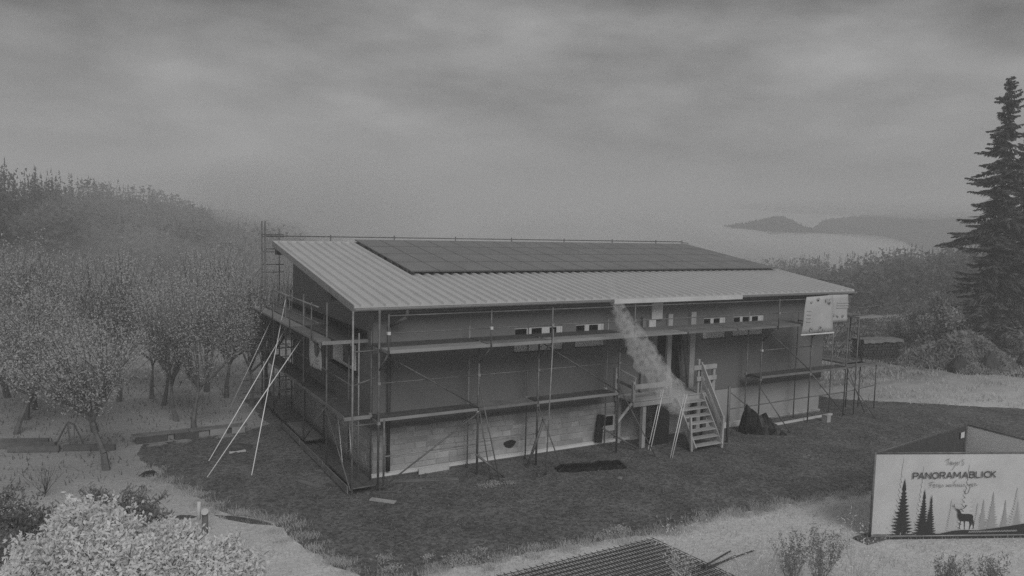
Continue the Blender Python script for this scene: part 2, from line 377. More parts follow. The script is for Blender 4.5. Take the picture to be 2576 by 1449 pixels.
mb = MB(); pts = [(.75, -OE - .1, ZE - .09), (.75, -OE - .1, ZE - .3), (.45, -.1, ZE - .62), (.45, -.1, .75)]
for a_, b_ in zip(pts, pts[1:]): mb.tube(a_, b_, .05, n=10)
mb.build('downpipe', M['darkgrey'], H, True)
MB().tube((.45, -.1, .748), (.45, -.1, .2), .062, n=10).build('standpipe', M['dark'], H, True)
# windows of the upper floor
def strip_window(x0, x1, z0, z1, panes, blinds=()):
    f_ = box('window', M['cloth_lt'], H, (x0, -.045, z0), (x1, .02, z1)); w = x1 - x0
    for a_, b_ in panes:
        box('pane', M['glass'], f_, (x0 + a_, -.05, z0 + (z1 - z0) * .30), (x0 + b_, -.047, z1 - .012))
    box('sill', M['darkgrey'], f_, (x0 - .03, -.10, z0 - .035), (x1 + .03, -.002, z0 - .004))
    for a_ in blinds: box('mullion', M['offwhite'], f_, (x0 + a_, -.066, z0 + .01), (x0 + a_ + .035, -.046, z1 - .01))
strip_window(4.63, 6.40, 3.40, 4.14, ((.0, .41), (.60, .98), (1.28, 1.54)), (.42, 1.70))
strip_window(6.95, 8.07, 3.42, 4.15, ((.0, .33), (.52, .88)), (.35, 1.02))
strip_window(12.63, 13.69, 3.40, 4.14, ((.0, .30), (.48, .78)), (.31, .98))
strip_window(14.15, 15.73, 3.42, 4.14, ((.0, .30), (.46, .80), (.96, 1.28)), (.3, .84, 1.5))
f_ = box('window', M['offwhite'], H, (W5a.x, -.03, W5a.z), (W5b.x, .02, W5b.z)); tag(f_, 'small square cellar window with a pale sill')
box('pane', M['glass'], f_, (W5a.x + .03, -.036, W5a.z + .2), (W5b.x - .09, -.032, W5b.z - .03))
f_ = box('window', M['alu'], H, (-.045, 1.5, 2.88), (.02, 3.72, 3.66))
box('pane', M['glass'], f_, (-.05, 1.58, 2.98), (-.047, 2.62, 3.58)); box('sill', M['dark'], f_, (-.16, 1.3, 2.8), (-.002, 3.75, 2.86))
# entrance front: pale posts and a pale panel on the wall
tag(box('wall_post', M['wood'], H, (11.92, -.14, 1.6), (12.16, -.012, 4.42)), 'tall pale timber post beside the entrance')
box('wall_post', M['wood'], H, (10.86, -.12, 1.7), (11.06, -.012, 4.38))
box('wall_post', M['deck_md'], H, (9.7, -.12, 1.7), (9.82, -.012, 4.3))
tag(box('wall_panel', M['offwhite'], H, (10.12, -.09, 4.2), (10.6, -.012, 4.80)), 'pale board high on the wall over the entrance')
box('wall_panel', M['offwhite'], H, (10.0, -.1, 3.8), (10.3, -.012, 4.198))
box('doorway', M['dark'], H, (10.5, -.02, 1.7), (11.6, .02, 3.7))

# solar array: rows of dark modules standing on rails above the ribs
SA = thing('solar_array', 'dark array of solar modules covering the upper slope of the roof', 'solar panels', (11, 6, 6))
def module(x0, x1, y0, y1, h=.19):
    f_ = MB().add([(x0, y0, rz(y0) + h - .035), (x1, y0, rz(y0) + h - .035), (x1, y1, rz(y1) + h - .035), (x0, y1, rz(y1) + h - .035),
                   (x0, y0, rz(y0) + h), (x1, y0, rz(y0) + h), (x1, y1, rz(y1) + h), (x0, y1, rz(y1) + h)], BF).build('module', M['panelframe'], SA)
    g_ = .022
    gx_ = .006
    MB().add([(x0 + gx_, y0 + g_, rz(y0 + g_) + h + .003), (x1 - gx_, y0 + g_, rz(y0 + g_) + h + .003), (x1 - gx_, y1 - g_, rz(y1 - g_) + h + .003), (x0 + gx_, y1 - g_, rz(y1 - g_) + h + .003)], [(0, 1, 2, 3)]).build('cell_sheet', M['panel'], f_)
for i in range(17):
    for j in range(4):
        x0 = 2.42 + i * 1.035; y0 = 3.12 + j * 1.49
        if x0 + 1 < XR: module(x0, x0 + 1.018, y0, y0 + 1.472)
for j in range(4):
    for yy in (3.45 + j * 1.49, 4.3 + j * 1.49):
        MB().add([(2.4, yy, rz(yy) + .066), (19.95, yy, rz(yy) + .066), (19.95, yy + .05, rz(yy + .05) + .066), (2.4, yy + .05, rz(yy + .05) + .066),
                  (2.4, yy, rz(yy) + .13), (19.95, yy, rz(yy) + .13), (19.95, yy + .05, rz(yy + .05) + .13), (2.4, yy + .05, rz(yy + .05) + .13)], BF).build('rail', M['panelframe'], SA)

# ------------------------------------------------------------------ scaffolds
YO, YI, YB = -1.05, -.35, -1.75
S1 = thing('scaffold', 'long tube scaffold with two plank levels standing along the front wall', 'scaffold', (8, -1, 0))
T = M['steel']; TL = M['steel_lt']
def base(par, x, y):
    box('base_plate', M['steel'], par, (x - .08, y - .08, .008), (x + .08, y + .08, .02))
xs = [-.2, 2.85, 4.9, 8.0, 11.55, 14.6, 17.35, 19.5]
for i, x in enumerate(xs):
    if i == 4:
        tube('standard', T, S1, (x + .75, YO - .7, .02), (x + .75, YO - .7, 2.0), .05); continue
    top = 5.0 if i == 0 else 4.0
    tube('standard', T, S1, (x, YO, .02), (x, YO, 4.02 if i else 5.0), .034 if i < 4 else .026); base(S1, x, YO)
    tube('standard', TL if i % 2 else T, S1, (x + .03, YI, .02), (x + .03, YI, 4.35), .022)
    for z in (1.92, 3.92): tube('transom', T, S1, (x, YO, z), (x, YI, z))
for i, x in enumerate(xs[:7]):
    if i in (4,): continue
    tube('bracket', T, S1, (x, YO, 3.93), (x, YB, 3.93)); tube('bracket', T, S1, (x, YO, 3.35), (x, YB + .03, 3.9))
    tube('guard_post', T, S1, (x, YB, 3.88), (x, YB, 4.98), .022)
for i, (a_, b_) in enumerate(zip(xs[:6], xs[1:7])):
    tube('guard_rail', T, S1, (a_, YB, 4.93), (b_, YB, 4.93), .017); tube('guard_rail', T, S1, (a_, YB, 4.47), (b_, YB, 4.47), .015)
for a_, b_ in ((-.2, 2.85), (2.85, 4.9), (4.9, 8.0), (14.6, 17.35), (17.35, 19.5)):
    tube('ledger', T, S1, (a_, YO, 3.0), (b_, YO, 3.0), .017)
tube('ledger', TL, S1, (-.2, YO, .95), (2.85, YO, .95), .02); tube('ledger', TL, S1, (2.85, YO, 1.0), (4.9, YO, 1.02), .018)
tube('ledger', T, S1, (13.0, YO, .95), (17.35, YO, 1.0), .02); tube('ledger', T, S1, (17.35, YO, 1.0), (19.5, YO, 1.0), .02)
for a_, za, b_, zb in ((-.15, 3.85, 2.85, 2.05), (4.95, 3.85, 8.0, 2.05), (-.1, .1, 2.85, 1.9), (17.4, 1.9, 19.5, .1), (14.65, 3.85, 17.3, 2.05), (13.1, 1.55, 14.55, .6)):
    tube('diagonal_brace', T, S1, (a_, YO - .05, za), (b_, YO - .05, zb), .022)
def deck(par, a, b, y0, y1, z, m, th=.06, m2=None, nb_=2):
    w = (y1 - y0) / nb_
    for k in range(nb_): box('plank', m, par, (a + .03, y0 + k * w + .006, z - th), (b - .03, y0 + (k + 1) * w - .006, z))
for i, (a_, b_) in enumerate(zip(xs[:7], xs[1:])):
    if i in (3, 4): continue
    dk = M['deck_dk'] if i != 1 else M['deck_md']
    deck(S1, a_, b_, YO + .04, YI - .03, 2.0, dk); box('toe_board', M['deck_lt'] if i in (0, 2) else M['deck_md'], S1, (a_ + .03, YO - .035, 1.95), (b_ - .03, YO - .008, 2.03))
for i, (a_, b_) in enumerate(((-.2, 2.85), (2.85, 4.9), (4.9, 8.0), (8.0, 10.3), (10.3, 12.6), (12.6, 14.6), (14.6, 16.4))):
    deck(S1, a_, b_, YO + .03, YI, 4.0, M['deck_dk'] if i < 3 else M['deck_md'])
    deck(S1, a_, b_, YB + .03, YO - .03, 3.99, M['deck_lt'] if i in (0, 3, 2) else M['deck_md'], m2=None)
    if i < 3: box('edge_board', M['deck_lt'], S1, (a_ + .03, YB - .02, 3.93), (b_ - .03, YB + .005, 4.02))
# raking props from the outer standards to the ground
for x, z, dx, dy in ((2.85, 2.75, .35, -.75), (2.85, 2.1, .2, -.5), (4.9, 1.9, .5, -.7), (8.0, 2.2, .9, -.9), (14.6, 1.6, .8, -.8), (19.5, 1.7, .9, -.8)):
    tube('raking_prop', T, S1, (x, YO - .04, z), (x + dx, YO + dy, .03), .019)
tube('raking_prop', M['steel'], S1, (4.55, YO - .1, .1), (5.05, YO - .15, 1.5), .045)
tube('raking_prop', T, S1, (2.65, YO - .3, .75), (3.5, YO - .55, .02), .035)
tube('raking_prop', T, S1, (7.75, YO + .5, .75), (8.75, YO - .1, .1), .03)
pa = at(1373, 1195); tube('standard', TL, S1, (pa.x, pa.y, .01), (4.93, YB - .02, 4.35), .02)

for x in (-.2, 2.85, 4.9, 8.0, 14.6, 17.35):
    for y, z in ((YB, 4.47), (YO, 3.0), (YI, 2.0), (YO, 1.9)): box('coupler', M['offwhite'] if (x, z) in ((2.85, 4.47), (-.2, 4.47), (2.85, 1.9), (8.0, 2.0), (14.6, 3.0)) else TL, S1, (x - .04, y - .045, z - .04), (x + .04, y + .045, z + .04))
S2 = thing('scaffold', 'tube scaffold with dark decks standing against the left gable wall', 'scaffold', (-.6, 4, 0))
XA, XB = -.95, -.28
ys = [-1.1, 1.3, 3.9, 6.3, 8.2, 10.2]
for i, y in enumerate(ys):
    tube('standard', TL if i == 0 else T, S2, (XA, y, .02), (XA, y, 5.0 if i < 5 else 7.3), .028); base(S2, XA, y)
    if i > 0: tube('standard', T, S2, (XB, y, .02), (XB, y, 4.3 if i < 5 else 7.0), .026)
    for z in (.2, 1.92, 3.92): tube('transom', T, S2, (XA, y, z), (XB, y, z), .02)
tube('standard', T, S2, (-.05, -1.08, .02), (-.05, -1.08, 2.0), .03); tube('standard', TL, S2, (XB - .25, -.35, .02), (XB - .25, -.35, 4.3), .022)
for a_, b_ in zip(ys, ys[1:]):
    tube('guard_rail', TL, S2, (XA - .45, a_ if a_ > 0 else .6, 4.95), (XA - .45, b_, 4.95), .02); tube('guard_rail', T, S2, (XA - .45, a_ if a_ > 0 else .6, 4.5), (XA - .45, b_, 4.5), .018)
    tube('ledger', T, S2, (XA, a_, 3.0), (XA, b_, 3.0), .017)
for y in ys[1:]:
    tube('bracket', T, S2, (XA, y, 3.92), (XA - .45, y, 3.92), .02); tube('guard_post', T, S2, (XA - .45, y, 3.9), (XA - .45, y, 5.02), .02); tube('bracket', T, S2, (XA, y, 3.4), (XA - .42, y, 3.9), .018)
for a_, za, b_, zb in ((ys[0], .15, ys[1], 1.9), (ys[1], 1.9, ys[2], .15), (ys[2], 3.9, ys[3], 2.05), (ys[3], 2., ys[4], .15), (ys[4], 2.05, ys[5], 3.9), (ys[1], 3.9, ys[2], 2.05)):
    tube('diagonal_brace', T, S2, (XA - .04, a_, za), (XA - .04, b_, zb), .02)
def deck_y(par, a, b, x0, x1, z, m, th=.06, nb_=2):
    w = (x1 - x0) / nb_
    for k in range(nb_): box('plank', m, par, (x0 + k * w + .006, a + .03, z - th), (x0 + (k + 1) * w - .006, b - .03, z))
for i, (a_, b_) in enumerate(zip(ys, ys[1:])):
    deck_y(S2, max(a_, -.45), b_, XA + .04, XB - .02, 2.0, M['deck_dk'])
    box('toe_board', M['deck_md'], S2, (XA - .03, max(a_, -.45) + .03, 1.94), (XA - .006, b_ - .03, 2.03))
    deck_y(S2, a_ if i else .45, b_, XA + .04, -.05, 4.0, M['deck_dk'] if i < 2 else M['deck_md'])
    deck_y(S2, a_ if i else .75, b_, XA - .45, XA - .03, 3.99, M['deck_md'] if i < 2 else M['deck_lt'], nb_=1)
    box('toe_board', M['dark'], S2, (-.045, (a_ if i else .45) + .05, 4.02), (-.02, b_ - .05, 4.2))
    if i not in (1,): deck_y(S2, a_, b_, XA + .03, XB, .22, M['deck_dk'] if i in (0, 3, 4) else M['deck_md'])
    if i < 3: bar('edge_board', M['deck_md'], S2, (XA - .1, a_ + .05, .17), (XA - .1, b_ - .05, .14), .03, .2)
box('edge_board', M['deck_lt'], S2, (XA - .02, -.47, 1.9), (-.1, -.44, 2.0)); box('edge_board', M['deck_lt'], S2, (XA - .4, .4, 3.9), (.2, .43, 4.0))
tube('guard_rail', T, S2, (XA, -1.08, 3.0), (-.2, -1.05, 3.2), .022)
# rails and hoops in front of the back corner
for z in (1.5, 1.0, 2.6, 3.1): tube('guard_rail', T, S2, (XA - .9, 9.2, z - .25), (XB + .1, 8.2, z), .02)
for z in (5.3, 5.6, 6.1, 6.7, 6.78): tube('ledger', T, S2, (XA, 10.2, z), (-.1, 10.2, z), .018)
# ladder bay at the back corner
for k in range(8): tube('rung', T, S2, (XA + .1, 8.0, .5 + .45 * k), (XA + .55, 8.0, .5 + .45 * k), .016)

S3 = thing('scaffold', 'tube scaffold wrapping the far right end of the house', 'scaffold', (20.9, 2, 0))
for x, y in ((20.15, -1.05), (20.95, -.1), (21.5, -.3), (22.0, -.7), (20.3, 3), (21.6, 3), (20.3, 6), (21.6, 6)):
    tube('standard', T, S3, (x, y, .02), (x, y, 4.9 if y > 2 else (4.0 if x < 21 else 2.1)), .026)
for z in (2.0, 4.0):
    deck_y(S3, -.6, 3, 20.4, 21.5, z, M['deck_md']); deck_y(S3, 3, 6, 20.4, 21.5, z, M['deck_md'])
deck(S3, 19.7, 22.0, -.95, -.35, 2.0, M['deck_md']); deck(S3, 20.3, 21.9, -.95, -.45, 4.0, M['deck_lt'])
for z in (1.0, 2.0): tube('ledger', T, S3, (19.5, -1.05, z), (22.0, -.7, z + .02), .02)
tube('diagonal_brace', T, S3, (20.15, -1.0, 3.9), (21.4, -.4, 2.05), .02); tube('diagonal_brace', T, S3, (19.55, -1.1, 2), (20.8, -1.1, .05), .02)
for z in (2.45, 2.9, 3.3): tube('guard_rail', T, S3, (20.15, -1.05, z), (20.95, -.1, z), .018)
for z in (4.93, 5.3): tube('guard_rail', T, S3, (21.5, -.6, z), (20.6, 8, z + .1), .018)
tube('guard_rail', T, S3, (20.15, -1.05, 4.4), (22.2, -.6, 4.4), .018)

S4 = thing('roof_rail', 'thin guard rail on short posts running above the roof ridge', 'guard rail', (9, YR + .2, ZR))
yy = YR + .2
rail_x = [-1.0, 1.54, 4.22, 7.03, 9.84, 12.7, 15.54, 18.31, 20.08]
for i, x in enumerate(rail_x): tube('post', T, S4, (x, yy, 4.0 if 0 < i < 8 else .02), (x, yy, 6.82 if i else 7.3), .026 if i else .035)
tube('rail', T, S4, (-1, yy, 6.74), (20.08, yy, 6.74), .022)
tube('rail', T, S4, (-1, yy, 6.25), (.1, yy, 6.25), .02); tube('rail', T, S4, (-1, yy - .02, 6.80), (-.35, yy, 6.80), .018)
tube('rail', T, S4, (20.08, yy, 6.70), (20.5, yy, 6.68), .015); tube('rail', T, S4, (20.5, yy, 6.68), (20.5, yy, 6.46), .015)

# long raking tubes at the left
rk = [((682, 806), 8.4, (572, 1040), 'bright raking tube furthest from the house front, leaning on the gable scaffold'),
      ((722, 821), 5.8, (525, 1160), 'raking tube in the middle of the three long ones left of the gable'),
      ((764, 845), 3.9, (521, 1201), 'brightest and longest raking tube, leaning on the gable scaffold left of the corner'),
      ((718, 755), 6.0, (633, 1196), 'steep thin tube crossing the long raking tubes at the left gable'),
      ((643, 752), 9.6, (600, 1000), 'faint steep tube at the far end of the gable scaffold')]
for (p_, yv, b_, lb) in rk:
    A_ = at(p_[0], p_[1], 'x', -1.02 if yv < 9 else -1.1); B_ = at(b_[0], b_[1], 'z', .0)
    tag(tube('raking_tube', M['alu'], None, A_, B_, .014), lb, 'scaffold tube', 'tubes raking from the gable scaffold to the ground')

# rods leaning on the entrance landing; near-white colour stands in for lamp glints
for i, (t0, b0, lb) in enumerate((((1664, 982), (1630, 1132), 'left tube of the bright pair leaning on the timber landing'), ((1669, 980), (1636, 1134), 'right tube of the bright pair leaning on the timber landing'),
                     ((1722, 992), (1686, 1152), 'left tube of the dimmer pair beside the wooden stairs'), ((1728, 992), (1691, 1152), 'right tube of the dimmer pair beside the wooden stairs'))):
    B_ = at(*b0); A_ = at(t0[0], t0[1], 'y', B_.y + .35)
    tag(tube('leaning_tube', M['alu'] if i < 2 else M['white'], None, A_, B_, .016), lb, 'tube', 'tubes leaning at the entrance')

# gable ladder
LD = thing('ladder', 'pale metal ladder leaning on the gable scaffold under its lower deck', 'ladder', (-.5, 1, 0))
a0, a1, b0, b1 = Vector((-.55, 1.0, .2)), Vector((-.5, 1.8, 2.0)), Vector((-.55, .2, .75)), Vector((-.5, .65, 1.95))
tube('rail', M['alu'], LD, a0, a1, .014); tube('rail', M['white'], LD, b0, b1, .014)
for k in range(6): t = (k + .5) / 6; tube('rung', M['steel_lt'], LD, a0.lerp(a1, t * .9 + .08), b0.lerp(b1, t), .009)
LB = thing('ladder', 'dark ladder standing upright on the landing beside the tall pale post', 'ladder', (11.6, -.2, 1.7))
l0, l1 = Vector((11.42, -.35, 1.72)), Vector((11.3, -.14, 3.45)); dx = Vector((.26, 0, 0))
bar('rail', M['darkgrey'], LB, l0, l1, .035, .05); bar('rail', M['darkgrey'], LB, l0 + dx, l1 + dx, .035, .05)
for k in range(7): t = (k + .5) / 7; tube('rung', M['darkgrey'], LB, l0.lerp(l1, t), l0.lerp(l1, t) + dx, .016)

# ------------------------------------------------------------------ landing and stairs
LN = thing('timber_landing', 'pale timber landing with board railings in front of the entrance', 'landing', (10.4, -.5, 0))
WD = M['wood']
for k in range(7): box('floor_board', WD, LN, (8.65, -1.0 + k * .14, 1.62), (12.35, -.87 + k * .14, 1.66))
box('beam', WD, LN, (8.65, -1.06, 1.46), (12.35, -1.003, 1.61)); box('beam', WD, LN, (8.65, -.1, 1.46), (12.35, -.04, 1.61))
for x, y in ((9.1, -.95), (8.7, -.12)): box('leg', WD, LN, (x, y - .06, .01), (x + .14, y + .08, 1.455))
box('leg', M['darkgrey'], LN, (11.85, -1.0, .01), (12.02, -.86, 1.455)); box('leg', M['darkgrey'], LN, (12.2, -.2, .01), (12.32, -.08, 1.455))
for x in (8.66, 10.25): box('rail_post', WD, LN, (x, -1.0, 1.662), (x + .1, -.9, 2.3))
box('rail_post', WD, LN, (8.60, -.12, 1.662), (8.70, -.02, 2.62))
box('rail_post', WD, LN, (12.26, -1.0, 1.662), (12.36, -.9, 2.66)); box('rail_post', WD, LN, (11.55, -.98, 1.662), (11.63, -.9, 2.86)); box('rail_post', WD, LN, (11.70, -.98, 1.662), (11.76, -.9, 2.75))
box('rail_board', WD, LN, (8.7, -1.045, 2.05), (10.3, -1.008, 2.21)); bar('rail_board', WD, LN, (8.66, -.08, 2.55), (8.75, -1.0, 2.36), .04, .16); bar('rail_board', M['deck_md'], LN, (8.66, -.08, 2.2), (8.75, -1.0, 2.05), .04, .1)
box('rail_board', WD, LN, (11.3, -1.045, 2.50), (12.38, -1.008, 2.66)); box('rail_board', WD, LN, (11.45, -1.045, 2.10), (12.38, -1.008, 2.26))
bar('brace', WD, LN, (12.3, -1.03, 2.05), (11.95, -1.03, 1.7), .04, .08); bar('brace', WD, LN, (8.6, -1.03, 1.6), (8.0, -1.03, 1.0), .04, .08)
tag(box('back_sheet', M['dark'], LN, (9.6, -.94, .02), (10.35, -.92, 1.45)), 'black sheet hanging below the landing')
ST = thing('wooden_stairs', 'pale wooden open stairs rising to the timber landing', 'stairs', (11, -1.6, 0))
s0, s1 = Vector((10.42, -2.12, .02)), Vector((10.42, -1.08, 1.64))
bar('stringer', WD, ST, s0 + Vector((0, 0, .08)), s1, .05, .24); bar('stringer', WD, ST, s0 + Vector((1.2, 0, .08)), s1 + Vector((1.2, 0, 0)), .05, .24)
for k in range(7):
    t = (k + .7) / 7.6; p_ = s0.lerp(s1, t); box('tread', WD, ST, (10.45, p_.y - .14, p_.z), (11.59, p_.y + .1, p_.z + .04))
bar('handrail', WD, ST, (11.66, -2.12, 1.0), (11.66, -1.02, 2.66), .045, .17); bar('handrail', WD, ST, (11.66, -2.05, .72), (11.66, -1.02, 2.25), .045, .10)
bar('newel', WD, ST, (11.64, -2.14, .02), (11.66, -2.14, 1.12), .08, .08); bar('newel', WD, ST, (10.36, -2.05, .02), (10.36, -1.95, 1.15), .07, .07)
bar('panel_board', WD, ST, (11.69, -1.95, .5), (11.69, -1.15, 1.5), .03, .34)

# ------------------------------------------------------------------ banners on the house
def cloth(name, corners, m, par, nx=8, nz=8, amp=.03, ax=1, round_=None):
    a_, b_, c_, d_ = [Vector(c) for c in corners]; vs_ = []; fs_ = []
    for j in range(nz + 1):
        for i in range(nx + 1):
            u, v = i / nx, j / nz; p_ = a_.lerp(b_, u).lerp(d_.lerp(c_, u), v)
            if round_ and v > .6: p_.z += (v - .6) * 1.2 * round_ * (u ** 2 if round_ > 0 else (1 - u) ** 2) * 1.0
            p_[ax] += amp * math.sin(u * 9 + v * 4) * math.sin(v * 5 + .6); vs_.append(p_)
    for j in range(nz):
        for i in range(nx): k = j * (nx + 1) + i; fs_.append((k, k + 1, k + nx + 2, k + nx + 1))
    o = MB().add(vs_, fs_).build(name, m, par, True); s_ = o.modifiers.new('thickness', 'SOLIDIFY'); s_.thickness = .006; return o
def blotches(par, x0, x1, z0, z1, y, n_, s_, m, seed):
    q = random.Random(seed)
    for k in range(n_):
        cx, cz = q.uniform(x0, x1), q.uniform(z0, z1); r = s_ * q.uniform(.5, 1.2); kk = 9
        MB().add([(cx + r * q.uniform(.6, 1.3) * math.cos(6.283 * i / kk), y, cz + .8 * r * q.uniform(.6, 1.3) * math.sin(6.283 * i / kk)) for i in range(kk)], [tuple(range(kk))[::-1]]).build('printed_mark', m, par)
b1 = cloth('banner', ((16.5, -1.80, 4.95), (18.0, -1.80, 5.0), (18.1, -1.80, 3.62), (16.35, -1.80, 3.6)), M['banner_h'], None, amp=.02)
tag(b1, 'large pale printed banner hung under the eave left of the far corner', 'banner', 'banners near the far corner')
b1.data.transform(Matrix.Translation((-.55, 0, .06)))
blotches(b1, 16.1, 17.4, 3.72, 3.86, -1.845, 8, .07, M['haze2'], 1); blotches(b1, 16.2, 17.3, 4.75, 4.92, -1.845, 7, .07, M['haze2'], 2)
for k in range(4): box('printed_mark', M['haze1'], b1, (16.0, -1.846, 4.1 + k * .13), (16.25, -1.843, 4.13 + k * .13))
box('hem_board', M['white'], b1, (15.75, -1.83, 3.60), (17.6, -1.78, 3.645))
b2 = cloth('banner', ((18.1, -1.1, 4.98), (19.3, -1.1, 4.97), (19.32, -1.1, 3.9), (18.12, -1.1, 3.88)), M['banner_h'], None, amp=.02)
tag(b2, 'smaller pale printed banner on the scaffold right at the far corner', 'banner', 'banners near the far corner')
blotches(b2, 18.4, 19.4, 4.1, 4.18, -1.145, 5, .07, M['haze2'], 3)
for k in range(3): box('printed_mark', M['haze1'], b2, (18.6, -1.146, 4.45 + k * .1), (19.3, -1.143, 4.48 + k * .1))
b3 = cloth('banner', ((-.99, 3.12, 3.88), (-.99, 1.75, 3.9), (-.99, 1.7, 2.92), (-.99, 3.0, 2.85)), M['banner'], None, amp=.02, ax=0)
tag(b3, 'pale banner with a dark animal print hung on the gable scaffold below its top deck', 'banner')
def flat(par, m, pts, x=None, y=None, name='printed_mark'):
    return MB().add([((x, a_, b_) if x is not None else (a_, y, b_)) for a_, b_ in pts], [tuple(range(len(pts)))]).build(name, m, par)
flat(b3, M['ink2'], [(2.35, 3.75), (2.2, 3.8), (2.02, 3.62), (1.98, 3.4), (2.1, 3.25), (2.28, 3.3), (2.38, 3.5)], x=-1.03)
for z in (3.12, 3.02): flat(b3, M['haze2'], [(2.3, z), (2.0, z + .01), (2.02, z + .05), (2.3, z + .04)], x=-1.03)

# ------------------------------------------------------------------ three-sided frame sign (front right)
TL_, BL_ = Vector((9.27, -9.35, 2.10)), Vector((9.27, -9.35, .06))
dirf = (Vector((at(2576, 1352).x, at(2576, 1352).y)) - Vector((9.27, -9.35))).normalized()
LenF = 5.2; FR = Vector((9.27 + dirf.x * LenF, -9.35 + dirf.y * LenF, 0))
AP = at(2432, 1068, 'z', 2.14); 
SG = thing('frame_sign', 'three sided tube frame sign with a printed pale front cloth on the grass', 'sign', (9.27, -9.35, 0))
def on(u, z, off=-.03):      # point on the front cloth, u metres along it
    n_ = Vector((dirf.y, -dirf.x)); return Vector((9.27 + dirf.x * u + n_.x * -off, -9.35 + dirf.y * u + n_.y * -off, z))
for P_ in (Vector((9.27, -9.35, 0)), FR, Vector((AP.x, AP.y, 0))):
    tube('post', M['steel'], SG, (P_.x, P_.y, 0), (P_.x, P_.y, 2.16), .03)
    box('foot', M['darkgrey'], SG, (P_.x - .35, P_.y - .2, .004), (P_.x + .35, P_.y + .2, .06))
apx = Vector((AP.x, AP.y, 2.14)); c0 = Vector((9.27, -9.35, 2.14)); c1 = Vector((FR.x, FR.y, 2.14))
tube('top_rail', M['steel'], SG, c0, c1, .022); tube('top_rail', M['steel'], SG, c0, apx, .015); tube('top_rail', M['steel'], SG, c1, apx, .018)
z0_ = Vector((0, 0, -2.06)); tube('bottom_rail', M['zinc'], SG, c0 + z0_, c1 + z0_, .028)
n2_ = Vector((dirf.y, -dirf.x, 0))
def quad(name, m, par, a_, b_, z0, z1, off=Vector((0, 0, 0))):
    return MB().add([Vector((a_.x, a_.y, z0)) + off, Vector((b_.x, b_.y, z0)) + off, Vector((b_.x, b_.y, z1)) + off, Vector((a_.x, a_.y, z1)) + off,
                     Vector((a_.x, a_.y, z0)) + off - n2_ * .006, Vector((b_.x, b_.y, z0)) + off - n2_ * .006, Vector((b_.x, b_.y, z1)) + off - n2_ * .006, Vector((a_.x, a_.y, z1)) + off - n2_ * .006], BF).build(name, m, par)
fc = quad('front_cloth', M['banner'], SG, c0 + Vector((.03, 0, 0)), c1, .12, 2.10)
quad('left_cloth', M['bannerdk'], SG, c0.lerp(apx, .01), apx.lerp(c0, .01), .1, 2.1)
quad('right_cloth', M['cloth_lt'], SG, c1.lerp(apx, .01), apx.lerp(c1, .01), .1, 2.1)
nl = (apx - c0).normalized(); pp = apx - nl * .22
quad('note', M['white'], SG, pp - nl * .22, pp, 1.82, 1.98, Vector((nl.y, -nl.x, 0)) * .05)
LZ = lambda py, u=1: None
def fpix(px, py):     # photo pixel -> (u, z) on the cloth
    v = FW + RT * ((px - PCX) / FPX) + UP * ((PCY - py) / FPX); O = Vector((9.27, -9.35, 0))
    t = (O - CAM).dot(n2_) / v.dot(n2_); P_ = CAM + v * t; return (Vector((P_.x, P_.y, 0)) - O).dot(Vector((dirf.x, dirf.y, 0))), P_.z
def fprint(name, m, pts, off=.004):
    o = MB().add([on(u, z, -off) for u, z in pts], [tuple(range(len(pts)))]).build(name, m, fc); return o
def spruce_print(px, top, bot, half, m, off, seed, tiers=13):
    q = random.Random(seed); u0, zt = fpix(px, top); u1, zb = fpix(px, bot); uh = fpix(px + half, bot)[0] - u1
    Lp, Rp = [], []
    for k in range(tiers):
        f = (k + 1) / tiers; z = zt + (zb - zt) * (.12 + .88 * f); w = uh * (.10 + .9 * f ** 1.15) * q.uniform(.8, 1.08); w2 = uh * (.1 + .9 * f ** 1.15) * q.uniform(.8, 1.08)
        dz = (zt - zb) / tiers
        Lp += [(u0 - w, z - dz * .25), (u0 - w * .42, z - dz * .9)]; Rp += [(u0 + w2, z - dz * .25), (u0 + w2 * .42, z - dz * .9)]
    fprint('printed_spruce', m, [(u0, zt)] + Rp + Lp[::-1], off)
for i, (px, top, bot, half, m) in enumerate(((2275, 1150, 1345, 26, 'haze3'), (2325, 1170, 1345, 20, 'haze3'), (2395, 1255, 1330, 14, 'haze1'), (2475, 1255, 1330, 16, 'haze2'), (2500, 1235, 1330, 22, 'haze2'), (2460, 1262, 1330, 12, 'haze1'), (2530, 1255, 1325, 13, 'haze2'), (2560, 1225, 1320, 26, 'haze1'), (2440, 1165, 1330, 30, 'haze3'), (2560, 1260, 1322, 16, 'haze2'), (2610, 1200, 1320, 30, 'haze1'))):
    spruce_print(px, top, bot, half, M[m], .002 + .0012 * i, i)
for i, (px, top, bot, half) in enumerate(((2276, 1203, 1350, 37), (2326, 1229, 1350, 28), (2344, 1243, 1350, 20))): spruce_print(px, top, bot, half, M['ink'], .017 + .001 * i, 20 + i, 16)
hill_ = [(2225, 1354), (2300, 1346), (2360, 1342), (2400, 1334), (2420, 1332), (2460, 1333), (2500, 1328), (2540, 1322), (2576, 1316), (2640, 1308), (2700, 1306), (2700, 1356), (2225, 1356)]
fprint('printed_ground', M['ink'], [fpix(*h_) for h_ in hill_][::-1], .0215)
dS = lambda x, y: ((3540 + x / 8.05) * .67083, (1860 + y / 8.05) * .67083)
deer = [(400, 600), (410, 510), (400, 440), (355, 410), (345, 390), (400, 385), (440, 400), (480, 450), (500, 510), (560, 532), (740, 530), (820, 545), (870, 600), (860, 700), (885, 780), (880, 960), (860, 960), (850, 850), (815, 780), (800, 860), (750, 1000), (735, 1000), (760, 850), (740, 760), (640, 750), (615, 770), (610, 1000), (595, 1000), (585, 760), (530, 745), (490, 760), (450, 990), (435, 990), (465, 780), (480, 740), (430, 680)]
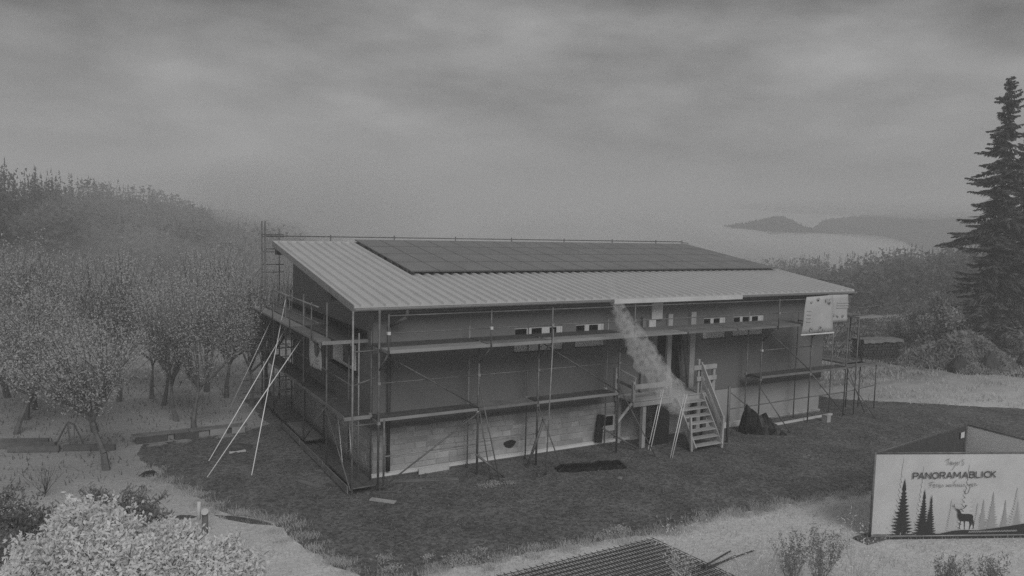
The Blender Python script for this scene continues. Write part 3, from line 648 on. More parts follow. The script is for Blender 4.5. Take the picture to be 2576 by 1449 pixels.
fprint('printed_stag', M['ink'], [fpix(*dS(*d_)) for d_ in deer], .0225)
def stroke(par, m, pts, w, off, name='lettering'):      # pts in (u,z)
    mb = MB()
    for (a_, b_) in zip(pts, pts[1:]):
        d_ = Vector((b_[0] - a_[0], b_[1] - a_[1])); 
        if d_.length < 1e-5: continue
        d_.normalize(); n_ = Vector((-d_.y, d_.x)) * w / 2; e_ = d_ * w * .3
        q_ = [(a_[0] - e_.x + n_.x, a_[1] - e_.y + n_.y), (a_[0] - e_.x - n_.x, a_[1] - e_.y - n_.y), (b_[0] + e_.x - n_.x, b_[1] + e_.y - n_.y), (b_[0] + e_.x + n_.x, b_[1] + e_.y + n_.y)]
        mb.add([on(u, z, -off) for u, z in q_], [(0, 1, 2, 3)])
    return mb.build(name, m, par)
for an in ([(400, 390), (340, 370), (300, 330), (265, 290)], [(300, 330), (300, 270), (290, 235)], [(265, 290), (240, 285)], [(450, 400), (520, 390), (590, 360), (640, 310), (630, 260)], [(640, 310), (680, 270)], [(590, 360), (610, 330)]):
    stroke(fc, M['ink'], [fpix(*dS(*a_)) for a_ in an], .012, .0235, 'printed_stag')
# words: PANORAMABLICK in heavy sans capitals, with handwritten lines above and below
GLY = dict(P=[[(0, 0), (0, 1)], [(0, 1), (.5, 1), (.62, .9), (.65, .73), (.6, .55), (.48, .46), (0, .45)]], A=[[(0, 0), (.36, 1), (.72, 0)], [(.14, .3), (.58, .3)]],
           N=[[(0, 0), (0, 1), (.62, 0), (.62, 1)]], O=[[(.4 + .4 * math.cos(t * .5236), .5 + .5 * math.sin(t * .5236)) for t in range(13)]],
           R=[[(0, 0), (0, 1), (.48, 1), (.6, .9), (.62, .74), (.57, .57), (.46, .5), (0, .48)], [(.34, .48), (.64, 0)]], M=[[(0, 0), (.05, 1), (.4, .25), (.75, 1), (.8, 0)]],
           B=[[(0, 0), (0, 1), (.44, 1), (.56, .88), (.56, .66), (.44, .54), (0, .53)], [(.44, .54), (.6, .42), (.62, .2), (.5, .04), (.4, 0), (0, 0)]], L=[[(0, 1), (0, 0), (.5, 0)]], I=[[(0, 0), (0, 1)]],
           C=[[(.42 + .42 * math.cos(math.radians(d_)), .5 + .5 * math.sin(math.radians(d_))) for d_ in range(45, 331, 22)]], K=[[(0, 0), (0, 1)], [(0, .4), (.52, 1)], [(.16, .58), (.56, 0)]])
zp = lambda x, y: ((3380 + x / 6.44) * .67083, (1690 + y / 6.44) * .67083)
lx = [275, 412, 578, 735, 925, 1085, 1250, 1465, 1635, 1785, 1935, 1988, 2150]; lw = [112, 122, 120, 148, 115, 122, 160, 125, 110, 92, 1, 128, 105]
u_a, z_a = fpix(*zp(275, 675)); u_b, z_b = fpix(*zp(2250, 630)); hgt = fpix(*zp(275, 525))[1] - z_a
for ch, x, wx_ in zip('PANORAMABLICK', lx, lw):
    bx, by = fpix(*zp(x, 672 - 42 * (x - 275) / 1975)); ex = fpix(*zp(x + wx_, 672))[0] - bx; gm = max(max(p_[0] for p_ in st) for st in GLY[ch]) or 1
    for st in GLY[ch]: stroke(fc, M['print_txt'], [(bx + gx / gm * ex, by + gy * hgt * .92) for gx, gy in st], .03, .0245)
SCR = [  # handwriting, traced as pen strokes in the enlarged photograph's grid
    [(1060, 235), (1110, 200), (1165, 185)], [(1135, 200), (1115, 260), (1100, 345)], [(1150, 340), (1160, 290), (1165, 262), (1195, 262)], [(1180, 320), (1215, 300), (1215, 270), (1190, 285), (1190, 335), (1225, 335)], [(1240, 270), (1245, 325), (1290, 270), (1290, 330), (1265, 390), (1210, 465)],
    [(1320, 315), (1345, 290), (1340, 265), (1320, 290), (1325, 345), (1360, 330)], [(1375, 335), (1380, 270), (1410, 262)], [(1500, 205), (1470, 215), (1455, 245), (1490, 275), (1500, 310), (1475, 345), (1440, 335)],
    [(670, 770), (720, 755), (780, 750)], [(705, 765), (690, 830), (680, 885)], [(690, 820), (740, 815)], [(760, 850), (790, 830), (785, 800), (765, 820), (765, 880), (800, 870)], [(825, 870), (830, 810), (860, 805)], [(880, 810), (875, 870)], [(905, 860), (930, 835), (920, 805), (900, 830), (910, 885), (945, 875)], [(965, 870), (970, 815), (1000, 830), (1000, 870)],
    [(1075, 800), (1080, 860), (1110, 820), (1115, 865), (1145, 805)], [(1170, 860), (1160, 825), (1190, 810), (1200, 850), (1170, 862)], [(1315, 700), (1270, 760), (1245, 855)], [(1250, 830), (1290, 805), (1295, 860)], [(1325, 860), (1330, 810), (1360, 820), (1360, 860)], [(1385, 805), (1385, 850), (1425, 850), (1435, 800)], [(1435, 850), (1460, 855)], [(1475, 855), (1480, 805), (1510, 815), (1515, 855)],
    [(1640, 800), (1600, 815), (1600, 845), (1640, 835), (1650, 800), (1640, 900), (1600, 1010), (1550, 1040), (1525, 1010), (1545, 930)], [(1680, 840), (1710, 815), (1700, 785), (1680, 810), (1690, 860), (1720, 850)], [(1740, 850), (1745, 790), (1780, 790), (1790, 830), (1830, 820)]]
for st in SCR: stroke(fc, M['ink2'], [fpix(*zp(*q_)) for q_ in st], .011, .0245)
q = random.Random(5); xx = 2435
while xx < 2556:
    w_ = q.uniform(2, 4.2); y_ = 1337 - (xx - 2435) * .03
    stroke(fc, M['print_lt'], [fpix(xx, y_ + 2), fpix(xx + w_ * .5, y_ - 2), fpix(xx + w_, y_ + 1.5)], .012, .0245); xx += w_ + .8

# ------------------------------------------------------------------ ground items
def lump(name, m, cx, cy, rx, ry, h, label, cat, seed=0, nseg=16, nr=5, par=None, jag=.18, group=None, z0=0.):
    q = random.Random(seed); vs_ = [(cx, cy, z0 + h)]; fs_ = []
    for j in range(1, nr + 1):
        f = j / nr
        for i in range(nseg):
            t = 2 * math.pi * i / nseg; k = 1 + q.uniform(-jag, jag)
            vs_.append((cx + rx * f * math.cos(t) * k, cy + ry * f * math.sin(t) * k, z0 + max(-.02, h * (1 - f ** 2) * (1 + q.uniform(-jag, jag)) - (.02 if j == nr else 0))))
    for i in range(nseg): fs_.append((0, 1 + i, 1 + (i + 1) % nseg))
    for j in range(nr - 1):
        for i in range(nseg): a_ = 1 + j * nseg + i; b_ = 1 + j * nseg + (i + 1) % nseg; fs_.append((a_, a_ + nseg, b_ + nseg, b_))
    o = MB().add(vs_, fs_).build(name, m, par, False)
    return tag(o, label, cat, group) if label else o
# long black wrapped bundle
c_ = [at(1393, 1183), at(1420, 1194), at(1574, 1187), at(1560, 1163), at(1400, 1172)]
mb = MB(); q = random.Random(9); nn = 14; A0, A1 = at(1400, 1184), at(1568, 1172); dd = (A1 - A0); sd_ = Vector((-dd.y, dd.x, 0)).normalized()
vs_ = []; fs_ = []
for i in range(nn + 1):
    t = i / nn; c = A0.lerp(A1, t); hw = .30 * (1 - .35 * (t < .1)) * q.uniform(.85, 1.1); hh = .19 * q.uniform(.75, 1.15) * (1 if 0 < i < nn else .4)
    for (s_, z_) in ((-1, 0), (-.9, hh * .7), (-.3, hh), (.3, hh * .9), (.9, hh * .6), (1, 0)): vs_.append(c + sd_ * hw * s_ + Vector((0, 0, z_ + .005)))
for i in range(nn):
    for j in range(5): k = i * 6 + j; fs_.append((k, k + 1, k + 7, k + 6))
fs_ += [tuple(range(6))[::-1], tuple(range(nn * 6, nn * 6 + 6))]
tag(mb.add(vs_, fs_).build('wrapped_bundle', M['tarp'], None), 'long flat black wrapped bundle lying on the gravel before the stone wall', 'bundle')
# crumpled black tarp heap
pk = at(1885, 1030, 'y', -1.7)
def ridge_heap(seed):
    q = random.Random(seed); A0 = Vector((13.75, -1.1, 0)); A1 = Vector((15.0, -1.7, 0)); nn = 12; vs_ = []; fs_ = []
    for i in range(nn + 1):
        t = i / nn; c = A0.lerp(A1, t); h = (1.0 * (1 - t) ** .7 + .18) * q.uniform(.85, 1.05) * (.75 if i == 0 else 1); w_ = .2 + .2 * t
        for s_, z_ in ((-1, 0), (-.8, .35), (-.35, .8), (0, 1), (.3, .75), (.8, .3), (1, 0)): vs_.append((c.x + q.uniform(-.04, .04), c.y + s_ * w_ + q.uniform(-.05, .05), z_ * h * q.uniform(.85, 1.1) + .004))
    for i in range(nn):
        for j in range(6): k = i * 7 + j; fs_.append((k, k + 1, k + 8, k + 7))
    fs_ += [tuple(range(7))[::-1], tuple(range(nn * 7, nn * 7 + 7))]
    return MB().add(vs_, fs_).build('tarp_heap', M['tarp'], None)
tag(ridge_heap(4), 'crumpled black tarpaulin heap before the plastered wall right of the stairs', 'tarpaulin')
bar_ = at(1500, 1112)
tag(MB().bar((P1.x + .02, -.22, .15), (P2.x - .02, -.06, 1.05), .26, .05, (0, 1, 0)).build('dark_board', M['dark'], None), 'narrow black board leaning on the stone wall left of the cellar window', 'board')
tag(MB().bar((1.35, -.24, .045), (2.35, -.2, .05), .05, .26).build('white_board', M['offwhite'], None), 'pale board standing at the foot of the stone wall near the corner', 'board')
tag(MB().bar((13.2, -.30, .10), (15.0, -.28, .10), .05, .22).build('white_board', M['white'], None), 'long white board at the foot of the wall right of the stairs', 'board')
tag(MB().bar((15.6, -.9, .06), (19.2, -.75, .06), .08, .08).build('timber_beam', M['offwhite'], None), 'pale squared beam lying along the plastered wall toward the far corner', 'beam')
tag(box('concrete_block', M['concrete'], None, (18.0, -1.45, .005), (18.22, -1.2, .28)), 'small pale block standing below the far corner', 'block')
# plank ramps at the near corner
for i, (a_, b_, m_, lb) in enumerate((((.3, -.5), (2.2, -1.15), 'deck_md', 'thin grey plank lying obliquely at the near corner'), ((-.6, -1.6), (-.1, -2.1), 'concrete', 'short pale slab on the gravel in front of the scaffold corner'), ((-1.9, .6), (-1.55, -.1), 'deck_md', 'grey offcut lying left of the gable scaffold'))):
    tag(MB().bar((*a_, .035), (*b_, .03), .16, .035).build('plank', M[m_], None), lb, 'plank')
# cable across the yard
cb = [(1430, 1163), (1385, 1195), (1340, 1213), (1240, 1268), (1150, 1310), (1060, 1350), (980, 1378)]
mb = MB()
for a_, b_ in zip(cb, cb[1:]): A_, B_ = at(*a_), at(*b_); mb.tube((A_.x, A_.y, .02), (B_.x, B_.y, .02), .014, n=5)
tag(mb.build('hose', M['pebble'], None), 'thin dark hose running across the gravel yard', 'hose')

# low retaining edge at the left of the yard
RE = thing('retaining_edge', 'low block edge with a pale coping where the orchard meets the yard', 'low wall', (-4, 6.6, 0))
xr = [-5.7, -4.75, -4.55, -3.8, -3.45, -2.9, -2.75, -2.3]
for i, (a_, b_) in enumerate(zip(xr, xr[1:])): box('block', M['darkgrey'] if i in (0, 2, 5) else M['deck_lt'], RE, (a_ + .01, 6.42 + .1 * (i % 2), .01), (b_ - .01, 6.76, .22))
for a_, b_ in ((-5.8, -4.1), (-4.08, -2.2)): box('coping', M['deck_md'], RE, (a_, 6.45, .222), (b_, 6.8, .26))
for i, (x, y, r) in enumerate(((-5.1, 6.1, .35), (-4.3, 6.1, .3), (-3.0, 6.15, .35))): lump('soil_patch', M['deck_md'], x, y, r, .14, .09, 'small pale rubble heap at the foot of the retaining edge, %s' % ('at its left end', 'in the middle', 'near the gable')[i], 'rubble', i)
lump('soil_or_ditch_shade', M['soil'], -3.0, 4.6, .65, .5, .16, 'dark flat heap on the gravel left of the gable scaffold', 'soil heap', 8)
lump('soil_or_ditch_shade', M['dark'], -5.55, 3.05, .28, .22, .12, 'small black clump at the left edge of the gravel', 'soil heap', 9)
tag(box('plank', M['offwhite'], None, (-3.2, 4.15, .005), (-2.7, 4.25, .05)), 'short pale plank end beside the dark heap', 'plank')
# stacked planks and rails at far left
for i, (xa, xb, py, lb) in enumerate(((-12, 123, 1117, 'far left timber rail lowest and furthest back of three in the orchard grass'), (-12, 140, 1127, 'middle timber rail of three at the far left'), (20, 150, 1136, 'nearest timber rail of three at the far left'), (160, 290, 1132, 'long dark timber lying between the bench and the pollard trunk'))):
    A_, B_ = at(xa, py + 2), at(xb, py); tag(MB().bar((A_.x, A_.y, .1), (B_.x, B_.y, .1), .12, .18).build('timber_rail', M['wood_dk'], None), lb, 'timber', 'timbers lying in the orchard')
# A-frame
AF = thing('sawhorse_frame', 'thin dark wooden A shaped frame standing in the orchard grass', 'frame', at(190, 1118))
fa, fb = at(165, 1122), at(205, 1122); 
topz = 1.0
def apt(px, py, yref): return at(px, py, 'y', yref)
t1, t2 = apt(170, 1062, fa.y + .2), apt(187, 1068, fa.y + .2)
for bpx, tp in ((138, t1), (178, t1), (187, t2), (214, t2)):
    B_ = at(bpx, 1124); bar('leg', M['wood_dk'], AF, B_, tp, .04, .04)
bar('crossbar', M['wood_dk'], AF, t1, t2, .05, .05)
# post with round reflector
PS = thing('marker_post', 'short stout wooden post with a pale round disc at the grass edge', 'post', at(516, 1343))
p0 = at(516, 1343); tube('post', M['wood_dk'], PS, (p0.x, p0.y, 0), (p0.x, p0.y, .55), .07); MB().tube((p0.x - .02, p0.y - .1, .58), (p0.x - .02, p0.y - .13, .58), .08, n=14).build('disc', M['offwhite'], PS)
tube('post', M['offwhite'], PS, (p0.x - .13, p0.y + .05, .35), (p0.x - .12, p0.y + .05, .78), .045)
for i, (a_, b_, w_) in enumerate((((415, 1306), (500, 1300), .3), ((535, 1296), (690, 1322), .3))):  # low dark strips painted in for the shade of a ditch
    A_, B_ = at(*a_), at(*b_); c = (A_ + B_) / 2
    o = lump('soil_or_ditch_shade', M['soil'], 0, 0, (B_ - A_).length / 2, .13, .06, ('dark strip standing in for ditch shade left of the marker post', 'dark strip standing in for ditch shade right of the marker post')[i], 'soil', 30 + i); o.location = (c.x, c.y, 0); o.rotation_euler.z = math.atan2(B_.y - A_.y, B_.x - A_.x)

# steel mesh mats
O = Vector((4.42, -7.12, 0)); ux = Vector((-1, -.0, 0)); uy = Vector((.12, -1, 0)).normalized()
for k in (0, 2):
    MT = thing('steel_mesh_mat', ('lowest steel reinforcing mat of the stack on the grass', '', 'uppermost steel reinforcing mat of the stack on the grass')[k], 'steel mesh', O + Vector((0, 0, .03)), 'steel mats stacked at the grass edge')
    of = Vector((-.012 * k, .01 * k, .05 + k * .03))
    ba = MB().tube((0, 0, 0), (5.2 * ux.x, 5.2 * ux.y, 0), .0085, n=5); mea = bpy.data.meshes.new('bar'); mea.from_pydata(ba.v, [], ba.f); mea.materials.append(M['rebar'])
    bb = MB().tube((0, 0, 0), (uy.x * 2.4, uy.y * 2.4, 0), .0085, n=5); meb = bpy.data.meshes.new('bar'); meb.from_pydata(bb.v, [], bb.f); meb.materials.append(M['rebar'])
    def put(me_, p_):
        o = bpy.data.objects.new('bar', me_); COL.objects.link(o); o.parent = MT; o.location = p_ + of - Vector((0, 0, .03)) + Vector((0, 0, .0))
    for i in range(15): put(mea, uy * (.16 * i + .05))
    for i in range(33): put(meb, ux * (.16 * i + .04) + Vector((0, 0, .02)))
for i, (a_, b_, lb) in enumerate((((1765, 1428), (1838, 1386), 'upper of the loose steel rods beside the mat stack'), ((1770, 1430), (1898, 1384), 'longest loose steel rod lying right of the mat stack'), ((1790, 1427), (1850, 1398), 'short loose steel rod between two others'))):
    A_, B_ = at(*a_, 'z', .04), at(*b_, 'z', .04); tag(tube('steel_rod', M['rebar'], None, A_, B_, .018), lb, 'steel rod', 'loose steel rods')

# ------------------------------------------------------------------ vegetation
def quads(c, nrm_dir, ln, wd):
    """leaf rhombs: c centres (n,3), random orientation; returns verts, faces"""
    n_ = len(c); wd = wd * rng.uniform(.6, 1.35, (n_, 1)); ln = ln * rng.uniform(.6, 1.35, (n_, 1)); d = rng.normal(size=(n_, 3)); d += nrm_dir; d /= np.linalg.norm(d, axis=1)[:, None]
    s = rng.normal(size=(n_, 3)); s -= (s * d).sum(1)[:, None] * d; s /= np.linalg.norm(s, axis=1)[:, None]
    v = np.stack([c - d * ln * .5, c + s * wd * .5, c + d * ln * .5, c - s * wd * .5], 1)
    return v.reshape(-1, 3), np.arange(n_ * 4).reshape(-1, 4)
def branchy(height, trunk_h, spread, n_limb, n_sub, seed, up=.8, r0=.12, base_split=False):
    """tapered trunk, limbs and upright shoots; returns MB and shoot segments"""
    q = random.Random(seed); mb = MB(); segs = []
    def grow(p_, d_, ln, r, k, lvl):
        pts = [p_]
        for i in range(k):
            d_ = (d_ + Vector((q.gauss(0, .12), q.gauss(0, .12), .10 * up))).normalized(); n2 = pts[-1] + d_ * ln / k
            ra = r * (1 - .7 * i / k); rb = r * (1 - .7 * (i + 1) / k); mb.tube(pts[-1], n2, ra, rb, n=6 if lvl < 2 else 4, cap=False); segs.append((pts[-1], n2, lvl)); pts.append(n2)
        return pts, d_
    tp, td = grow(Vector((0, 0, -.05)), Vector((q.gauss(0, .05), q.gauss(0, .05), 1)), trunk_h, r0, 3, 0)
    for i in range(n_limb):
        a_ = 2 * math.pi * i / n_limb + q.uniform(-.4, .4); st = tp[-1] if i % 3 else tp[-2].lerp(tp[-1], .7)
        sp_i = spread * q.uniform(.2, 1.15); d_ = Vector((math.cos(a_) * sp_i, math.sin(a_) * sp_i, 1)).normalized(); ll = (height - trunk_h) * q.uniform(.45, .7)
        lp, ld = grow(st, d_, ll, r0 * .5, 4, 1)
        for j in range(n_sub):
            s_ = lp[q.randrange(1, len(lp))]; dd_ = (ld + Vector((q.gauss(0, .45) * spread, q.gauss(0, .45) * spread, up))).normalized()
            grow(s_, dd_, max(.3, (height - s_.z) * q.uniform(.55, 1.0)), r0 * .16, 3, 2)
    return mb, segs
def leafmesh(segs, per, jit, ln, wd, minlvl=1, taper=True):
    C = []
    for a_, b_, lv in segs:
        if lv < minlvl: continue
        n_ = max(1, int(per * (b_ - a_).length * (1 if lv == 2 else .5)))
        t = rng.random((n_, 1)); A_ = np.array(a_)[None]; B_ = np.array(b_)[None]
        C.append(A_ + (B_ - A_) * t + rng.normal(size=(n_, 3)) * jit)
    C = np.concatenate(C); C = C[C[:, 2] > (1.75 if minlvl == 1 and taper else .1)]; return quads(C, np.array([0, 0, .4]), ln, wd)
def tree_kind(seed, height, trunk_h, spread, nl, ns, per, jit, ln, wd, m, bark='bark', r0=.12, up=.8):
    mb, segs = branchy(height, trunk_h, spread, nl, ns, seed, up, r0)
    t_ = bpy.data.meshes.new('trunk'); t_.from_pydata(mb.v, [], mb.f); t_.materials.append(M[bark])
    v, f = leafmesh(segs, per, jit, ln, wd); c_ = bpy.data.meshes.new('crown')
    c_.vertices.add(len(v)); c_.vertices.foreach_set('co', v.astype(np.float32).ravel()); c_.loops.add(f.size); c_.loops.foreach_set('vertex_index', f.ravel().astype(np.int32)); c_.polygons.add(len(f))
    c_.polygons.foreach_set('loop_start', np.arange(0, f.size, 4, dtype=np.int32)); c_.polygons.foreach_set('loop_total', np.full(len(f), 4, np.int32)); c_.materials.append(M[m]); c_.update(calc_edges=True)
    return t_, c_
def plant(name, kind, loc, rot, s, label, cat, group=None, sz=None):
    t_ = thing(name, label, cat, loc, group); t_.rotation_euler.z = rot; t_.scale = (s, s, sz or s)
    for nm, me_ in (('trunk', kind[0]), ('crown', kind[1])):
        o = bpy.data.objects.new(nm, me_); COL.objects.link(o); o.parent = t_
    return t_
OK_ = [tree_kind(40 + i, 5.6, 1.65, 1.05, 8, 11, 44, .13, .075, .030, 'orch', r0=.11, up=1.1, bark='bark_tw') for i in range(3)]
OL_ = [tree_kind(50 + i, 4.6, 1.75, 1.5, 9, 10, 46, .16, .08, .032, 'orch', r0=.12, up=.5, bark='bark_tw') for i in range(2)]
orch = [(488, 1088, 0, 1.0, 'forked orchard tree with a thick trunk, nearest to the retaining edge', 0), (446, 1059, 1, .95, 'orchard tree with a slim Y shaped trunk just behind the thick forked one', 0),
        (632, 1022, 2, .92, 'dark trunked orchard tree partly behind the raking tubes', 0), (268, 1182, 0, .98, 'pollard like orchard tree with a straight trunk nearest the bright shrubs', 1),
        (240, 1087, 1, 1.0, 'orchard tree with twin crossing stems behind the straight trunk', 1), (66, 1056, 0, 1.0, 'orchard tree at the far left with the darkest trunk', 1), (40, 1092, 1, .9, 'leaning orchard tree at the left picture edge', 1), (88, 1030, 0, 1.0, 'slim orchard tree beside the darkest trunk at far left', 1),
        (382, 1002, 2, .95, 'small orchard tree far back between the forked trees', 0), (410, 1020, 1, .9, 'orchard tree standing left behind the Y shaped trunk', 0), (570, 1000, 0, .95, 'orchard tree at the back just left of the dark trunked one', 0), (680, 1000, 1, 1.0, 'orchard tree at the back partly hidden by the gable scaffold', 0),
        (300, 1010, 2, 1.1, 'orchard tree in the back row above the crossing stems', 0), (160, 1010, 0, 1.1, 'orchard tree in the back row above the A frame', 0), (20, 1000, 1, 1.2, 'orchard tree in the back row at the left picture edge', 0), (520, 985, 2, 1.15, 'tall upright orchard tree in the back row behind the forked tree', 0), (-60, 1060, 1, 1.2, 'orchard tree cut by the left picture edge', 1)]
for i, (px, py, k, s, lb, kk) in enumerate(orch):
    plant('orchard_tree', (OL_ if kk else OK_)[k % (2 if kk else 3)], at(px, py), i * 1.9, s, lb, 'tree', 'orchard trees')

# far woods: low poly crowns, one mass
def far_conifer(seed, n_=300):
    r = np.random.default_rng(seed); u = r.random(n_) ** .62; z = 1 - u * .94; a_ = r.uniform(0, 6.283, n_)
    wav = .72 + .28 * np.sin(z * 40 + 3 * a_); rad = (.006 + .17 * (1 - z) ** .8) * wav * r.uniform(.45, 1.05, n_)
    c = np.stack([np.cos(a_) * rad, np.sin(a_) * rad, z], 1); out_ = np.stack([np.cos(a_), np.sin(a_), -.7 + 0 * a_], 1); sd = np.stack([-np.sin(a_), np.cos(a_), 0 * a_], 1)
    w_ = (.012 + .022 * (1 - z))[:, None]; v = np.stack([c - out_ * w_ * .6 - sd * w_ * .5, c - out_ * w_ * .6 + sd * w_ * .5, c + out_ * w_], 1)
    v[-1] = [(-.008, 0, .95), (.008, 0, .95), (0, 0, 1.02)]
    return v.reshape(-1, 3), np.arange(n_ * 3).reshape(-1, 3)
def far_broad(seed, n_=420, w_=.027):
    r = np.random.default_rng(seed); th = r.uniform(0, 6.283, n_); ph = np.arccos(r.uniform(-.6, 1, n_)); rad = r.uniform(.55, 1, n_) ** .5
    lob = 1 + .25 * np.sin(3 * th + seed) * np.sin(2 * ph)
    c = np.stack([np.sin(ph) * np.cos(th) * .3 * rad * lob, np.sin(ph) * np.sin(th) * .3 * rad * lob, .6 + np.cos(ph) * .38 * rad * lob], 1)
    d = r.normal(size=(n_, 3)); d /= np.linalg.norm(d, axis=1)[:, None]; s = r.normal(size=(n_, 3)); s -= (s * d).sum(1)[:, None] * d; s /= np.linalg.norm(s, axis=1)[:, None]
    v = np.stack([c - d * w_, c + s * w_, c + d * w_ * .8 - s * w_ * .5], 1).reshape(-1, 3); f = np.arange(n_ * 3).reshape(-1, 3)
    return v, f
CT = [far_conifer(i) for i in range(6)]; BT = [far_broad(i) for i in range(6)]; BN = [far_broad(i, 1500, .015) for i in range(6)]
def wood_mass(name, label, px0, px1, rmin, dens, bright=.5, seed=1, near_max=None):
    r = np.random.default_rng(seed); VC, FC, VB, FB = [], [], [], []; nc = nbb = 0
    th0, th1 = math.atan((px0 - PCX) / FPX), math.atan((px1 - PCX) / FPX)
    cnt = 0
    for _ in range(dens):
        t = r.uniform(th0, th1); px = PCX + FPX * math.tan(t); R, T_ = canopy(px); Rm = (R + 8) if near_max is None else near_max
        d = math.sqrt(r.uniform(rmin ** 2, Rm ** 2)); ang = math.atan2(.5, .866) + t      # angle from +Y toward +X
        x, y = CAM.x + d * math.sin(ang), CAM.y + d * math.cos(ang)
        if -2 < x < 23 and y < 12: continue
        z = ground_z(x, y); h = r.uniform(10, 17.5) * (1 if d > 90 else .8); con = r.random() < (.92 if d > R * .72 else .3)
        if d < 70: h = r.uniform(2.4, 3.8)
        elif d < 88: h = r.uniform(4.5, 7)
        elif d < 115: h *= .72
        if d < 115: con = con and r.random() < .5
        k = int(r.integers(0, 6)); v, f = (CT if con else (BN if d < 105 else BT))[k]; a_ = r.uniform(0, 6.28); wx = r.uniform(.8, 1.25)
        c_, s_ = math.cos(a_), math.sin(a_); V_ = np.stack([(v[:, 0] * c_ - v[:, 1] * s_) * h * wx + x, (v[:, 0] * s_ + v[:, 1] * c_) * h * wx + y, v[:, 2] * h + z], 1)
        if con: VC.append(V_); FC.append(f + nc); nc += len(V_)
        else: VB.append(V_); FB.append(f + nbb); nbb += len(V_)
    V_ = np.concatenate(VC + VB); F_ = np.concatenate(FC + [x_ + nc for x_ in FB])
    o = npmesh(name, V_, F_, [M['conif'], M['decid']]); nf = sum(len(x_) for x_ in FC)
    mi = np.zeros(len(F_), np.int32); mi[nf:] = 1; o.data.polygons.foreach_set('material_index', mi)
    tag(o, label, kind='stuff'); return o
wood_mass('left_woodland', 'misty mixed woodland covering the slope behind the orchard', -260, 860, 62, 2600, seed=3)
wood_mass('right_woodland', 'misty woodland behind the field on the right', 1650, 2900, 66, 2300, seed=5)
wood_mass('hedge', 'low dark hedge belt at the back of the orchard', -260, 760, 50, 190, seed=8, near_max=62)

# individual trees right of the house
BR = []
for i in range(3):
    r = np.random.default_rng(70 + i); n_ = 5200; nl_ = 14
    cen = np.stack([r.normal(0, 1.5, nl_), r.normal(0, 1.5, nl_), r.uniform(3.0, 8.2, nl_)], 1); cen[:, :2] *= (1.25 - (cen[:, 2:] - 3) / 9)
    k = r.integers(0, nl_, n_); d = r.normal(size=(n_, 3)); d /= np.linalg.norm(d, axis=1)[:, None]; c_ = cen[k] + d * r.uniform(.75, 1.4, (n_, 1)) * r.random((n_, 1)) ** .35
    v, f = quads(c_, np.array([0, 0, 0]), .34, .2); mb, sg = branchy(8, 2.2, .7, 5, 3, 70 + i, .7, .2)
    t_ = bpy.data.meshes.new('trunk'); t_.from_pydata(mb.v, [], mb.f); t_.materials.append(M['bark'])
    o = npmesh('tmp', v, f, M['decid_lt'], nper=4); c2 = o.data; c2.name = 'crown'; bpy.data.objects.remove(o); BR.append((t_, c2))
def ground_at(px, d):
    b_ = bearing(px); x, y = CAM.x + b_.x * d, CAM.y + b_.y * d; return (x, y, ground_z(x, y))
for i, (px, d, s, lb) in enumerate(((2195, 78, .95, 'rounded pale tree rising just right of the far roof corner'), (2255, 72, .8, 'broad grey tree behind the firewood stack'), (2350, 66, .9, 'pale feathery tree above the overgrown mound'), (2150, 66, .7, 'slim pale tree close behind the far scaffold'),
                                (2420, 82, 1.1, 'wide grey tree left of the tall spruce'), (2310, 58, .6, 'low dark tree right behind the firewood stack'), (2400, 56, .62, 'bushy tree behind the overgrown mound'), (2560, 60, .9, 'dense tree at the right edge below the spruces'), (2480, 62, .8, 'dark bushy tree below the tall spruce'))):
    plant('broadleaf_tree', BR[i % 3], ground_at(px, d), i * 2.1, s, lb, 'tree', 'trees beyond the right field')

